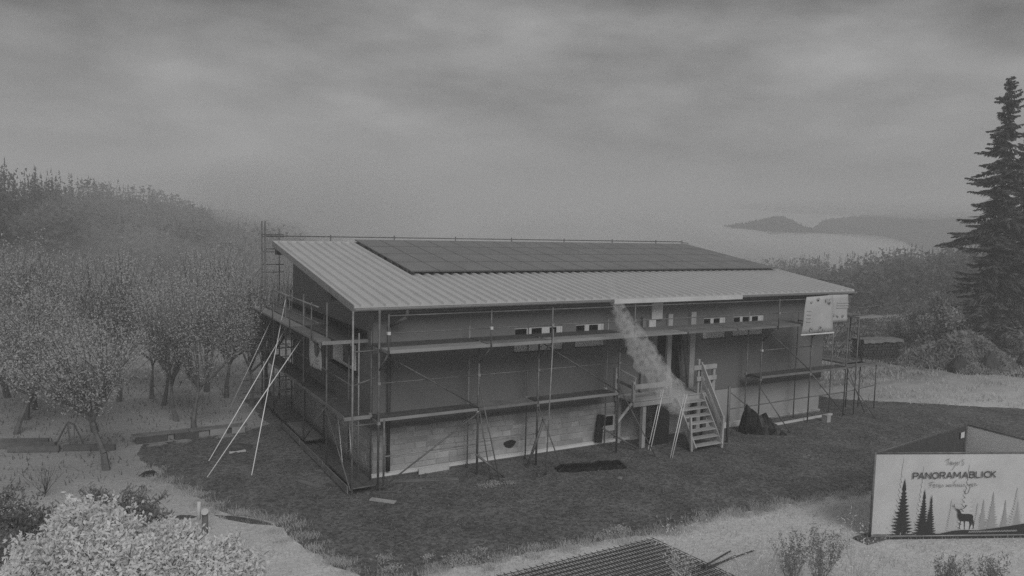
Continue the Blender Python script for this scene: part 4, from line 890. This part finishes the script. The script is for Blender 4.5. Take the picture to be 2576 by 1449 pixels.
# tall spruces
def spruce(seed, h, rmax, m, low=.08):
    q = random.Random(seed); mb = MB(); mb.tube((0, 0, -.2), (0, 0, h * .98), .26, .02, n=7); z = h * low
    C = []; D = []; W_ = []
    while z < h * .985:
        f = (z / h - low) / (1 - low); R = rmax * min(1.0, ((1 - f) * 2.1) ** .85) * q.uniform(.7, 1.1) + .15
        for k in range(5):
            a_ = q.uniform(0, 6.283); rr = R * q.uniform(.4, 1.1) * (1 + .22 * math.sin(z * 1.7 + 2 * a_)); dr = q.uniform(.08, .55) * rr
            root = Vector((0, 0, z + q.uniform(-.5, .5) * (1.1 - f))); tip = Vector((math.cos(a_) * rr, math.sin(a_) * rr, root.z - dr + .25 * rr * (f > .85))); mid = root.lerp(tip, .55) + Vector((0, 0, -rr * .06))
            tip.z += rr * .06
            mb.tube(root, mid, .03, .02, n=3, cap=False); mb.tube(mid, tip, .02, .008, n=3, cap=False)
            side = Vector((-math.sin(a_), math.cos(a_), 0)); nn_ = max(10, int(rr * 55))
            for j in range(nn_):
                t = ((j + q.random()) / nn_) ** .8; p_ = mid.lerp(tip, (t - .55) / .45) if t > .55 else root.lerp(mid, t / .55)
                w_ = rr * .30 * (1.1 - t) ** .6; s_ = q.choice((-1, 1)); dv = side * s_ * w_ * q.uniform(.1, 1) + Vector((math.cos(a_), math.sin(a_), 0)) * w_ * .5
                dv.z -= q.uniform(.0, .6) * (.35 + rr * .22) * (1.15 - t); C.append(tuple(p_ + dv * .6)); D.append(tuple(dv))
        z += q.uniform(.16, .42) * (1.25 - .75 * f)
    C = np.array(C); D = np.array(D); n_ = len(C); ln = np.linalg.norm(D, axis=1)[:, None] + 1e-6; d = D / ln; s = rng.normal(size=(n_, 3)); s -= (s * d).sum(1)[:, None] * d; s /= np.linalg.norm(s, axis=1)[:, None]
    hl = np.maximum(ln * .6, .10); wd = .042; v = np.stack([C - d * hl, C + s * wd, C + d * hl, C - s * wd], 1).reshape(-1, 3)
    t_ = bpy.data.meshes.new('trunk'); t_.from_pydata(mb.v, [], mb.f); t_.materials.append(M['bark']); o = npmesh('tmp', v, np.arange(n_ * 4), M[m], nper=4); c2 = o.data; c2.name = 'crown'; bpy.data.objects.remove(o)
    return t_, c2
for i, (px, d, top, lb) in enumerate(((2502, 57, 190, 'tall dark spruce standing far above every other tree at the right'), (2562, 62, 310, 'second spruce cut by the right picture edge'))):
    bx, by, bz = ground_at(px, d); fd = d * math.cos(math.atan((px - PCX) / FPX)); hh = 7.353 + (597 - top) / FPX * fd - bz
    plant('spruce_tree', spruce(3 + i, hh, 2.5, 'spruce'), (bx, by, bz), .6 + i, 1.0, lb, 'tree')

# overgrown mound in the right field, firewood stack
mc = at(2410, 940); r = np.random.default_rng(5); n_ = 9000
th = r.uniform(0, 6.283, n_); u = r.random(n_) ** .5; hh = (1 - u ** 1.3)
lobf = 1 + .25 * np.sin(th * 3 + 1); c_ = np.stack([mc.x + 3.0 + 3.9 * u * np.cos(th) * lobf, mc.y + 1.5 + 2.6 * u * np.sin(th), (1.55 + .5 * np.sin(th * 2 + 4 * u)) * hh * r.uniform(.5, 1.1, n_) + .05], 1)
OM = thing('overgrown_mound', 'pale overgrown brushwood mound on the field at the right', 'brush heap', (mc.x + 3.2, mc.y + 1.5, 0))
v, f = quads(c_, np.array([0, 0, .6]), .42, .12); npmesh('twigs', v, f, M['decid_lt'], OM, nper=4)
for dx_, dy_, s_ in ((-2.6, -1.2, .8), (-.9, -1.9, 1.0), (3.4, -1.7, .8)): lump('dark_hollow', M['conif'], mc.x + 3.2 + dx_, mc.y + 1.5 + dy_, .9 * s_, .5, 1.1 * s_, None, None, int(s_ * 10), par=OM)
LW = thing('firewood_stack', 'long dark firewood stack with a pale cover at the field edge', 'firewood stack', (33.9, 7, 0))
wa, wb = at(2168, 905), at(2268, 901); dw = (wb - wa); Lw = dw.length; dw.normalize(); nw = Vector((dw.y, -dw.x, 0)); mb = MB(); q = random.Random(2)
for j in range(6):
    for i in range(int(Lw / .2)):
        c = wa + dw * (.1 + i * .2 + (j % 2) * .1) + Vector((0, 0, .1 + j * .175)); mb.tube(c + nw * q.uniform(0, .05), c - nw * .9, q.uniform(.08, .1), n=7)
o = mb.build('logs', M['log'], LW); o['kind'] = 'stuff'
q = random.Random(8); vs_ = []; nn = 16
for i in range(nn + 1):
    c = wa + dw * (Lw * i / nn); 
    for s_, z_ in ((.12, 1.0), (.05, 1.17), (-.9, 1.2), (-1.0, 1.02)): vs_.append(c + nw * s_ + Vector((0, 0, z_ + q.uniform(-.04, .04))))
MB().add(vs_, [(i * 4 + j, i * 4 + j + 1, i * 4 + j + 5, i * 4 + j + 4) for i in range(nn) for j in range(3)]).build('cover', M['deck_md'], LW)

# bright leafy shrubs close to the camera (lower left) and dim ones beside them
def shrub(label, lobes, n_, m, seed, ln=.052, wd=.024, name='leafy_shrub', group=None, stem='bark_md'):
    r = np.random.default_rng(seed); L_ = np.array([l_[:3] for l_ in lobes]); R_ = np.array([l_[3] for l_ in lobes]); pr = R_ ** 2 / (R_ ** 2).sum()
    k = r.choice(len(lobes), n_, p=pr); d = r.normal(size=(n_, 3)); d /= np.linalg.norm(d, axis=1)[:, None]
    c_ = L_[k] + d * (R_[k] * r.random(n_) ** .33 * (1 + .22 * np.sin(d[:, 0] * 9 + k) * np.cos(d[:, 2] * 7)))[:, None]
    base_ = Vector((float(L_[:, 0].mean()), float(L_[:, 1].mean()), 0)); S_ = thing(name, label, 'shrub', base_, group)
    mb = MB(); q = random.Random(seed); spr = []
    for l_, rr in zip(L_, R_):
        tip = Vector(l_) ; b0 = base_ + Vector((q.uniform(-.3, .3), q.uniform(-.3, .3), 0)); mid = b0.lerp(tip, .5) + Vector((q.uniform(-.15, .15), q.uniform(-.15, .15), .2)); mb.tube(b0, mid, .035, .025, n=6); mb.tube(mid, tip, .025, .014, n=5)
        for j in range(13):
            dd = Vector((q.gauss(0, 1), q.gauss(0, 1), q.gauss(.8, .6))).normalized(); e_ = tip + dd * rr * q.uniform(1.05, 1.6); mb.tube(tip, e_, .009, .004, n=4, cap=False); spr.append((tip, e_))
    C = [c_]
    for a_, b_ in spr:
        t = r.uniform(.6, 1.0, (30, 1)); C.append(np.array(a_)[None] * (1 - t) + np.array(b_)[None] * t + r.normal(size=(30, 3)) * .035)
    C = np.concatenate(C); v, f = quads(C, np.array([0, 0, .3]), ln, wd)
    mb.build('stems', M[stem], S_); npmesh('leaves', v, f, M[m], S_, nper=4)['kind'] = 'stuff'; return S_
def lob(px, py, d, r_):
    v = (FW + RT * ((px - PCX) / FPX) + UP * ((PCY - py) / FPX)).normalized(); p_ = CAM + v * d; return (p_.x, p_.y, p_.z, r_)
shrub('bright leafy shrub with the tallest crown at the lower left', [lob(215, 1318, 9, .24), lob(185, 1300, 9.1, .13), lob(262, 1312, 9, .12), lob(300, 1345, 9, .13), lob(270, 1355, 8.9, .28), lob(160, 1345, 9.2, .2), lob(240, 1420, 8.6, .38), lob(150, 1430, 8.8, .34), lob(330, 1400, 8.8, .24), lob(320, 1440, 8.5, .35), lob(90, 1450, 8.8, .35)], 23000, 'leaf', 1)
shrub('bright leafy shrub in the middle of the lower left group', [lob(385, 1368, 9.1, .17), lob(352, 1372, 9, .13), lob(410, 1345, 9.1, .1), lob(440, 1375, 9.0, .22), lob(480, 1395, 9.0, .2), lob(420, 1430, 8.7, .34), lob(500, 1440, 8.7, .3), lob(350, 1450, 8.5, .3)], 18000, 'leaf', 2)
shrub('bright leafy shrub furthest right in the lower left group', [lob(580, 1400, 9.2, .2), lob(545, 1420, 9.2, .2), lob(600, 1440, 9.1, .26), lob(540, 1455, 8.9, .26), lob(640, 1450, 9.3, .12)], 13000, 'leaf', 3)
shrub('dim grey shrub in the bottom left corner of the picture', [lob(30, 1370, 10.5, .42), lob(100, 1390, 10.2, .36), lob(20, 1440, 9.6, .4), lob(-40, 1340, 11, .5), lob(60, 1450, 9.3, .35)], 12000, 'leaf2', 4)
shrub('dim feathery shrub behind the bright group at the lower left', [lob(250, 1285, 12.5, .25), lob(330, 1310, 12.2, .38), lob(300, 1360, 11.8, .4), lob(380, 1330, 12, .3)], 3800, 'leaf2', 5, .10, .02)
def twiggy(label, loc, h, n_, m, seed, name='twiggy_bush', sp_=.5, leaf=None, grp=None, r0=.012, per=18):
    mb, sg = branchy(h, h * .12, sp_, n_, 5, seed, .7, r0); t_ = thing(name, label, 'bush', loc, grp); o = mb.build('stems', M[m], None); o.parent = t_; o.name = 'stems'
    if leaf: v, f = leafmesh(sg, per, .03, .07, .016, 1, False); o = npmesh('leaves', v + np.array([0, 0, 0]), f, M[leaf], None, nper=4); o.parent = t_
    return t_
twiggy('bare dark bush in the grass left of the straight trunk', at(112, 1250), 1.1, 9, 'bark', 91, sp_=.9, r0=.02)
for i, (px, py, h, m, lf, lb) in enumerate(((1705, 1500, 1.75, 'bark_lt', 'leaf', 'pale bare stemmed bush in front of the steel mats'), (1925, 1500, 1.75, 'bark_lt', 'leaf', 'pale twiggy bush at the bottom edge between mats and sign'), (2150, 1500, 1.7, 'bark_lt', 'leaf', 'pale twiggy bush below the left foot of the sign'),
                                  (1985, 1490, 1.3, 'bark_md', 'leaf2', 'dense dim bush at the bottom edge left of the sign'), (2060, 1490, 1.45, 'bark_md', 'leaf2', 'dim twig clump just left of the sign foot'), (2380, 1520, 1.1, 'bark_md', 'leaf2', 'dim bush at the bottom edge below the printed spruces'), (2480, 1525, 1.1, 'bark_md', 'leaf2', 'dim bush at the bottom edge below the printed stag'), (1860, 1520, 1.3, 'bark_lt', 'leaf', 'small pale bush at the bottom edge beside the loose rods'))):
    twiggy(lb, at(px, py), h, 8, m, 100 + i, sp_=.55, leaf=lf, per=12 if lf == 'leaf' else 60)
# weeds on the yard
for i, (px, py, s, lb) in enumerate(((1240, 1224, .16, 'pale weed tuft largest of those before the near scaffold'), (1212, 1226, .1, 'small pale weed just left of the largest tuft'), (1282, 1218, .09, 'small pale weed right of the largest tuft'), (968, 1412, .13, 'pale weed at the bottom left edge of the gravel'), (1208, 1393, .14, 'rounded pale weed at the middle of the lower gravel edge'), (1160, 1416, .2, 'wide pale weed patch on the lower gravel edge'), (1132, 1412, .12, 'pale weed left of the wide patch'),
                                     (1245, 1412, .13, 'pale weed right of the rounded one'), (1555, 1335, .14, 'thin pale weed above the corner of the steel mats'), (1530, 1345, .15, 'pale weed left of the thin one by the steel mats'), (985, 1436, .14, 'lowest pale weed at the bottom of the gravel'), (1560, 1205, .05, 'tiny weed right below the black bundle'), (1075, 1405, .08, 'small pale weed at the lower left gravel'))):
    c = at(px, py); r = np.random.default_rng(200 + i); n_ = int(60 + s * 1400); d = r.normal(size=(n_, 3)) * np.array([s * .8, s * .55, s * .35]); d[:, 2] = np.abs(d[:, 2])
    v, f = quads(d + np.array([0, 0, .02]), np.array([0, 0, .5]), .05, .025); wt = thing('weed', lb, 'weed', c, 'weeds on the gravel yard'); o = npmesh('leaves', v, f, M['weed'], None, nper=4); o.parent = wt; o['kind'] = 'stuff'

# grass blades
def blades(name, label, X, Y, h, w, m, zfun=None):
    n_ = len(X); a_ = rng.uniform(0, 6.283, n_); hh = h * rng.uniform(.5, 1.3, n_); ww = w * rng.uniform(.7, 1.3, n_); lean = rng.normal(size=(n_, 2)) * hh[:, None] * .45
    Z = np.zeros(n_) if zfun is None else np.array([zfun(x_, y_) for x_, y_ in zip(X, Y)])
    b0 = np.stack([X - np.cos(a_) * ww, Y - np.sin(a_) * ww, Z - .01], 1); b1_ = np.stack([X + np.cos(a_) * ww, Y + np.sin(a_) * ww, Z - .01], 1); tp = np.stack([X + lean[:, 0], Y + lean[:, 1], Z + hh], 1)
    tag(npmesh(name, np.stack([b0, b1_, tp], 1), np.arange(n_ * 3), m), label, kind='stuff')
n = 150000; X = rng.uniform(-16, 20, n); Y = rng.uniform(-16, 3, n)
# keep inside a wedge in front of the camera, off the gravel, clumped
px = PCX + FPX * ((X - CAM.x) * .866 - (Y - CAM.y) * .5) / np.maximum((X - CAM.x) * .5 + (Y - CAM.y) * .866, .1); dist = (X - CAM.x) * .5 + (Y - CAM.y) * .866
cl_ = np.sin(X * 2.1 + np.sin(Y * 1.7) * 2) * np.sin(Y * 2.6 + np.sin(X * 1.3) * 2)
ok = (px > -60) & (px < 2640) & (dist > 11) & ~inpoly_np(X + rng.normal(0, .22, n), Y + rng.normal(0, .22, n), YARD) & (rng.random(n) < .55 + .45 * cl_)
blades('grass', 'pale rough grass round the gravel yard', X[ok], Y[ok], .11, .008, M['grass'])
m_ = 45000; ed = np.array([(p_.x, p_.y) for p_ in yd]); ed = ed[(ed[:, 1] < 4) & ((ed[:, 0] < -1.5) | (ed[:, 1] < -5.5)) & (ed[:, 0] < 16)]; k = rng.integers(0, len(ed), m_)
clump = rng.normal(0, 1, (len(ed), 2)) * .16; cs = rng.random(len(ed)) ** 2; P_ = ed[k] + clump[k] + rng.normal(0, 1, (m_, 2)) * np.array([.13, .10]); ok = rng.random(m_) < .25 + .75 * cs[k]
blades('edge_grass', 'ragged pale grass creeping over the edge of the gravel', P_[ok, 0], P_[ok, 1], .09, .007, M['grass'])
n = 60000; X = rng.uniform(-26, 55, n); Y = rng.uniform(3, 34, n)
px = PCX + FPX * ((X - CAM.x) * .866 - (Y - CAM.y) * .5) / np.maximum((X - CAM.x) * .5 + (Y - CAM.y) * .866, .1); ok = (px > -60) & ((px < 760) | (px > 2050)) & (px < 2640) & ~inpoly_np(X, Y, YARD) & ~((px < 760) & (rng.random(n) < .5))
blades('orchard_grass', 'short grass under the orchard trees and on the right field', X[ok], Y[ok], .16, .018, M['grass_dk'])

n = 60000; X = rng.uniform(19, 60, n); Y = rng.uniform(-8, 22, n)
px = PCX + FPX * ((X - CAM.x) * .866 - (Y - CAM.y) * .5) / np.maximum((X - CAM.x) * .5 + (Y - CAM.y) * .866, .1)
cl_ = np.sin(X * .9 + np.sin(Y * 1.1) * 2.2) * np.sin(Y * 1.9 + np.sin(X * .7) * 2)
ok = (px > 2050) & (px < 2640) & ~inpoly_np(X + rng.normal(0, .3, n), Y + rng.normal(0, .3, n), YARD) & (cl_ + rng.normal(0, .25, n) > .15)
blades('field_tufts', 'rough pale tufts standing on the right field', X[ok], Y[ok], .20, .022, M['grass'])
# ------------------------------------------------------------------ distant hills and mist
def hill(name, px0, px1, dist, prof, thick=60):
    n_ = 220; vs_ = []; fs_ = []; q = random.Random(len(name))
    for i in range(n_ + 1):
        px = px0 + (px1 - px0) * i / n_; b_ = bearing(px); py = np.interp(px, [p_[0] for p_ in prof], [p_[1] for p_ in prof])
        v = FW + RT * ((px - PCX) / FPX) + UP * ((PCY - py) / FPX); hz = math.hypot(v.x, v.y); top = CAM.z + v.z / hz * dist + q.uniform(-.7, .7)
        for dd, z in ((-thick, -25), (-thick * .55, -8 + (top + 8) * .4), (-thick * .2, top * .85 - .5), (0, top), (thick * .5, top - 12), (thick, -25)):
            vs_.append((CAM.x + b_.x * (dist + dd), CAM.y + b_.y * (dist + dd), min(z + q.uniform(-.4, .4), top) if z > -20 else z))
    for i in range(n_):
        for j in range(5): k = i * 6 + j; fs_.append((k, k + 6, k + 7, k + 1))
    o = MB().add(vs_, fs_).build(name, M['conif'], None, True); o['kind'] = 'structure'; return o
hill('far_hill', 1790, 2140, 470, [(1790, 600), (1815, 567), (1850, 562), (1900, 553), (1935, 544), (1960, 543), (1985, 553), (2010, 566), (2040, 575), (2090, 585), (2140, 600)])
hill('distant_ridge', 2020, 2900, 560, [(2020, 590), (2060, 552), (2110, 546), (2200, 538), (2300, 533), (2450, 533), (2600, 545), (2900, 560)])

def volmat(name, dens, aniso=.0, col=1.0, noise=None):
    m = bpy.data.materials.new(name); m.use_nodes = True; t = m.node_tree; t.nodes.clear(); o = t.nodes.new('ShaderNodeOutputMaterial'); v = t.nodes.new('ShaderNodeVolumePrincipled')
    v.inputs['Color'].default_value = (col, col, col, 1); v.inputs['Density'].default_value = dens; v.inputs['Anisotropy'].default_value = aniso; t.links.new(v.outputs[0], o.inputs['Volume'])
    if noise:
        g_ = t.nodes.new('ShaderNodeNewGeometry'); n_ = t.nodes.new('ShaderNodeTexNoise'); n_.inputs['Scale'].default_value = noise; n_.inputs['Detail'].default_value = 4; t.links.new(g_.outputs['Position'], n_.inputs['Vector'])
        r_ = t.nodes.new('ShaderNodeMapRange'); r_.inputs['From Min'].default_value = .38; r_.inputs['From Max'].default_value = .62; r_.inputs['To Min'].default_value = 0; r_.inputs['To Max'].default_value = dens * 1.6; t.links.new(n_.outputs['Fac'], r_.inputs['Value']); t.links.new(r_.outputs[0], v.inputs['Density'])
    return m
def mist(label, px, py, dist, hw, hh, depth, dens, seed):
    v = (FW + RT * ((px - PCX) / FPX) + UP * ((PCY - py) / FPX)); v = v / math.hypot(v.x, v.y); c = CAM + v * dist; k = dist / FPX; b_ = Vector((v.x, v.y, 0)).normalized(); s_ = Vector((b_.y, -b_.x, 0))
    q = random.Random(seed); vs_ = []; fs_ = []; nu, nv = 28, 14; ph = [q.uniform(0, 6.28) for _ in range(6)]
    for j in range(nv + 1):
        for i in range(nu):
            t = 2 * math.pi * i / nu; p_ = math.pi * j / nv; w = 1 + .14 * math.sin(3 * t + ph[0]) * math.sin(2 * p_ + ph[1]) + .04 * math.sin(9 * t + ph[3]) * math.sin(7 * p_ + ph[4]) + .08 * math.sin(5 * t + ph[2]) * math.sin(3 * p_)
            vs_.append(c + s_ * (math.sin(p_) * math.cos(t) * hw * k * w) + b_ * (math.sin(p_) * math.sin(t) * depth * w) + Vector((0, 0, math.cos(p_) * hh * k * w)))
    for j in range(nv):
        for i in range(nu): fs_.append((j * nu + i, (j + 1) * nu + i, (j + 1) * nu + (i + 1) % nu, j * nu + (i + 1) % nu))
    o = MB().add(vs_, fs_).build('mist_bank', volmat('mist', dens), None); tag(o, label, kind='stuff')
mist('rounded bright mist bank lying behind the roof on the right', 1480, 640, 330, 430, 114, 90, .045, 1)
mist('long bright mist bank between the far hill and the woodland', 2030, 640, 360, 260, 50, 70, .035, 2)
mist('wisp of mist hanging before the left slope', 470, 560, 118, 330, 120, 26, .006, 8)
mist('small puff of mist at the foot of the far hill', 1850, 602, 400, 90, 26, 20, .12, 9)
mist('soft mist rolling over the left woodland ridge', 800, 505, 200, 290, 100, 45, .020, 3)

def valley_mist():
    q = random.Random(12); vs_ = []; nu = 96; prof = [(58, -24), (60, -8), (66, 1.), (80, 4.2), (130, 5.2), (260, 5.4), (400, 2), (430, -24)]
    for r_, z_ in prof:
        for i in range(nu):
            a_ = -.62 + 1.30 * i / (nu - 1); w_ = 1 + .04 * math.sin(i * .5) + .03 * math.sin(i * 1.3 + 1)
            vs_.append((CAM.x + r_ * w_ * math.sin(a_), CAM.y + r_ * w_ * math.cos(a_), z_ + (1.2 * math.sin(i * .37 + r_ * .02) if z_ > 0 else 0)))
    n_ = len(prof); fs_ = [(j * nu + i, (j + 1) * nu + i, (j + 1) * nu + i + 1, j * nu + i + 1) for j in range(n_ - 1) for i in range(nu - 1)]
    fs_ += [((n_ - 1) * nu + i, i, i + 1, (n_ - 1) * nu + i + 1) for i in range(nu - 1)]
    fs_ += [tuple(j * nu for j in range(n_))[::-1], tuple(j * nu + nu - 1 for j in range(n_))]
    o = MB().add(vs_, fs_).build('valley_mist', volmat('valley mist', .0065), None)
    import bmesh
    bm = bmesh.new(); bm.from_mesh(o.data); bmesh.ops.recalc_face_normals(bm, faces=bm.faces); bm.to_mesh(o.data); bm.free(); o.data.update()
    tag(o, 'low pale mist lying in the wooded valley behind the house', kind='stuff')
valley_mist()
mist('thin cloud resting on the distant ridge', 2380, 522, 520, 420, 24, 25, .05, 5)
# haze over everything
o = box('haze', volmat('haze air', .0025), None, (-1400, -120, -60), (1400, 1200, 60)); tag(o, 'thin pale haze filling the valley air', kind='stuff')
# added volume standing in for a pale streak close to the lens
outward = lambda f_: f_[::-1]
pth = [((1528, 694), .05), ((1545, 742), .11), ((1562, 790), .22), ((1602, 860), .33), ((1640, 920), .40), ((1680, 975), .44), ((1702, 1015), .36), ((1714, 1045), .16)]
vs_ = []; fs_ = []; q = random.Random(3); nn = 14; sub = []
for (a_, ra), (b_, rb) in zip(pth, pth[1:]):
    for k in range(4): t = k / 4; sub.append((Vector((a_[0] + (b_[0] - a_[0]) * t, a_[1] + (b_[1] - a_[1]) * t)), ra + (rb - ra) * t))
for c2_, r_ in sub:
    c = at(c2_.x, c2_.y, 'y', -2.5)
    for i in range(nn): t = 2 * math.pi * i / nn; w = r_ * 1.35 * q.uniform(.72, 1.2); vs_.append(c + Vector((math.cos(t) * w, math.sin(t) * w * .8, math.sin(t) * w * .25 + math.cos(t) * w * .25)))
for j in range(len(sub) - 1):
    for i in range(nn): fs_.append((j * nn + i, j * nn + (i + 1) % nn, (j + 1) * nn + (i + 1) % nn, (j + 1) * nn + i))
fs_ += [tuple(range(nn))[::-1], tuple(range((len(sub) - 1) * nn, len(sub) * nn))]
fs_ = [outward(f_) for f_ in fs_]
o = MB().add(vs_, fs_).build('lens_streak', volmat('streak_volume', 1.5, noise=6.0), None, True); tag(o, 'pale wispy volume standing in for a lens streak from the eave to the wooden stairs', kind='stuff')
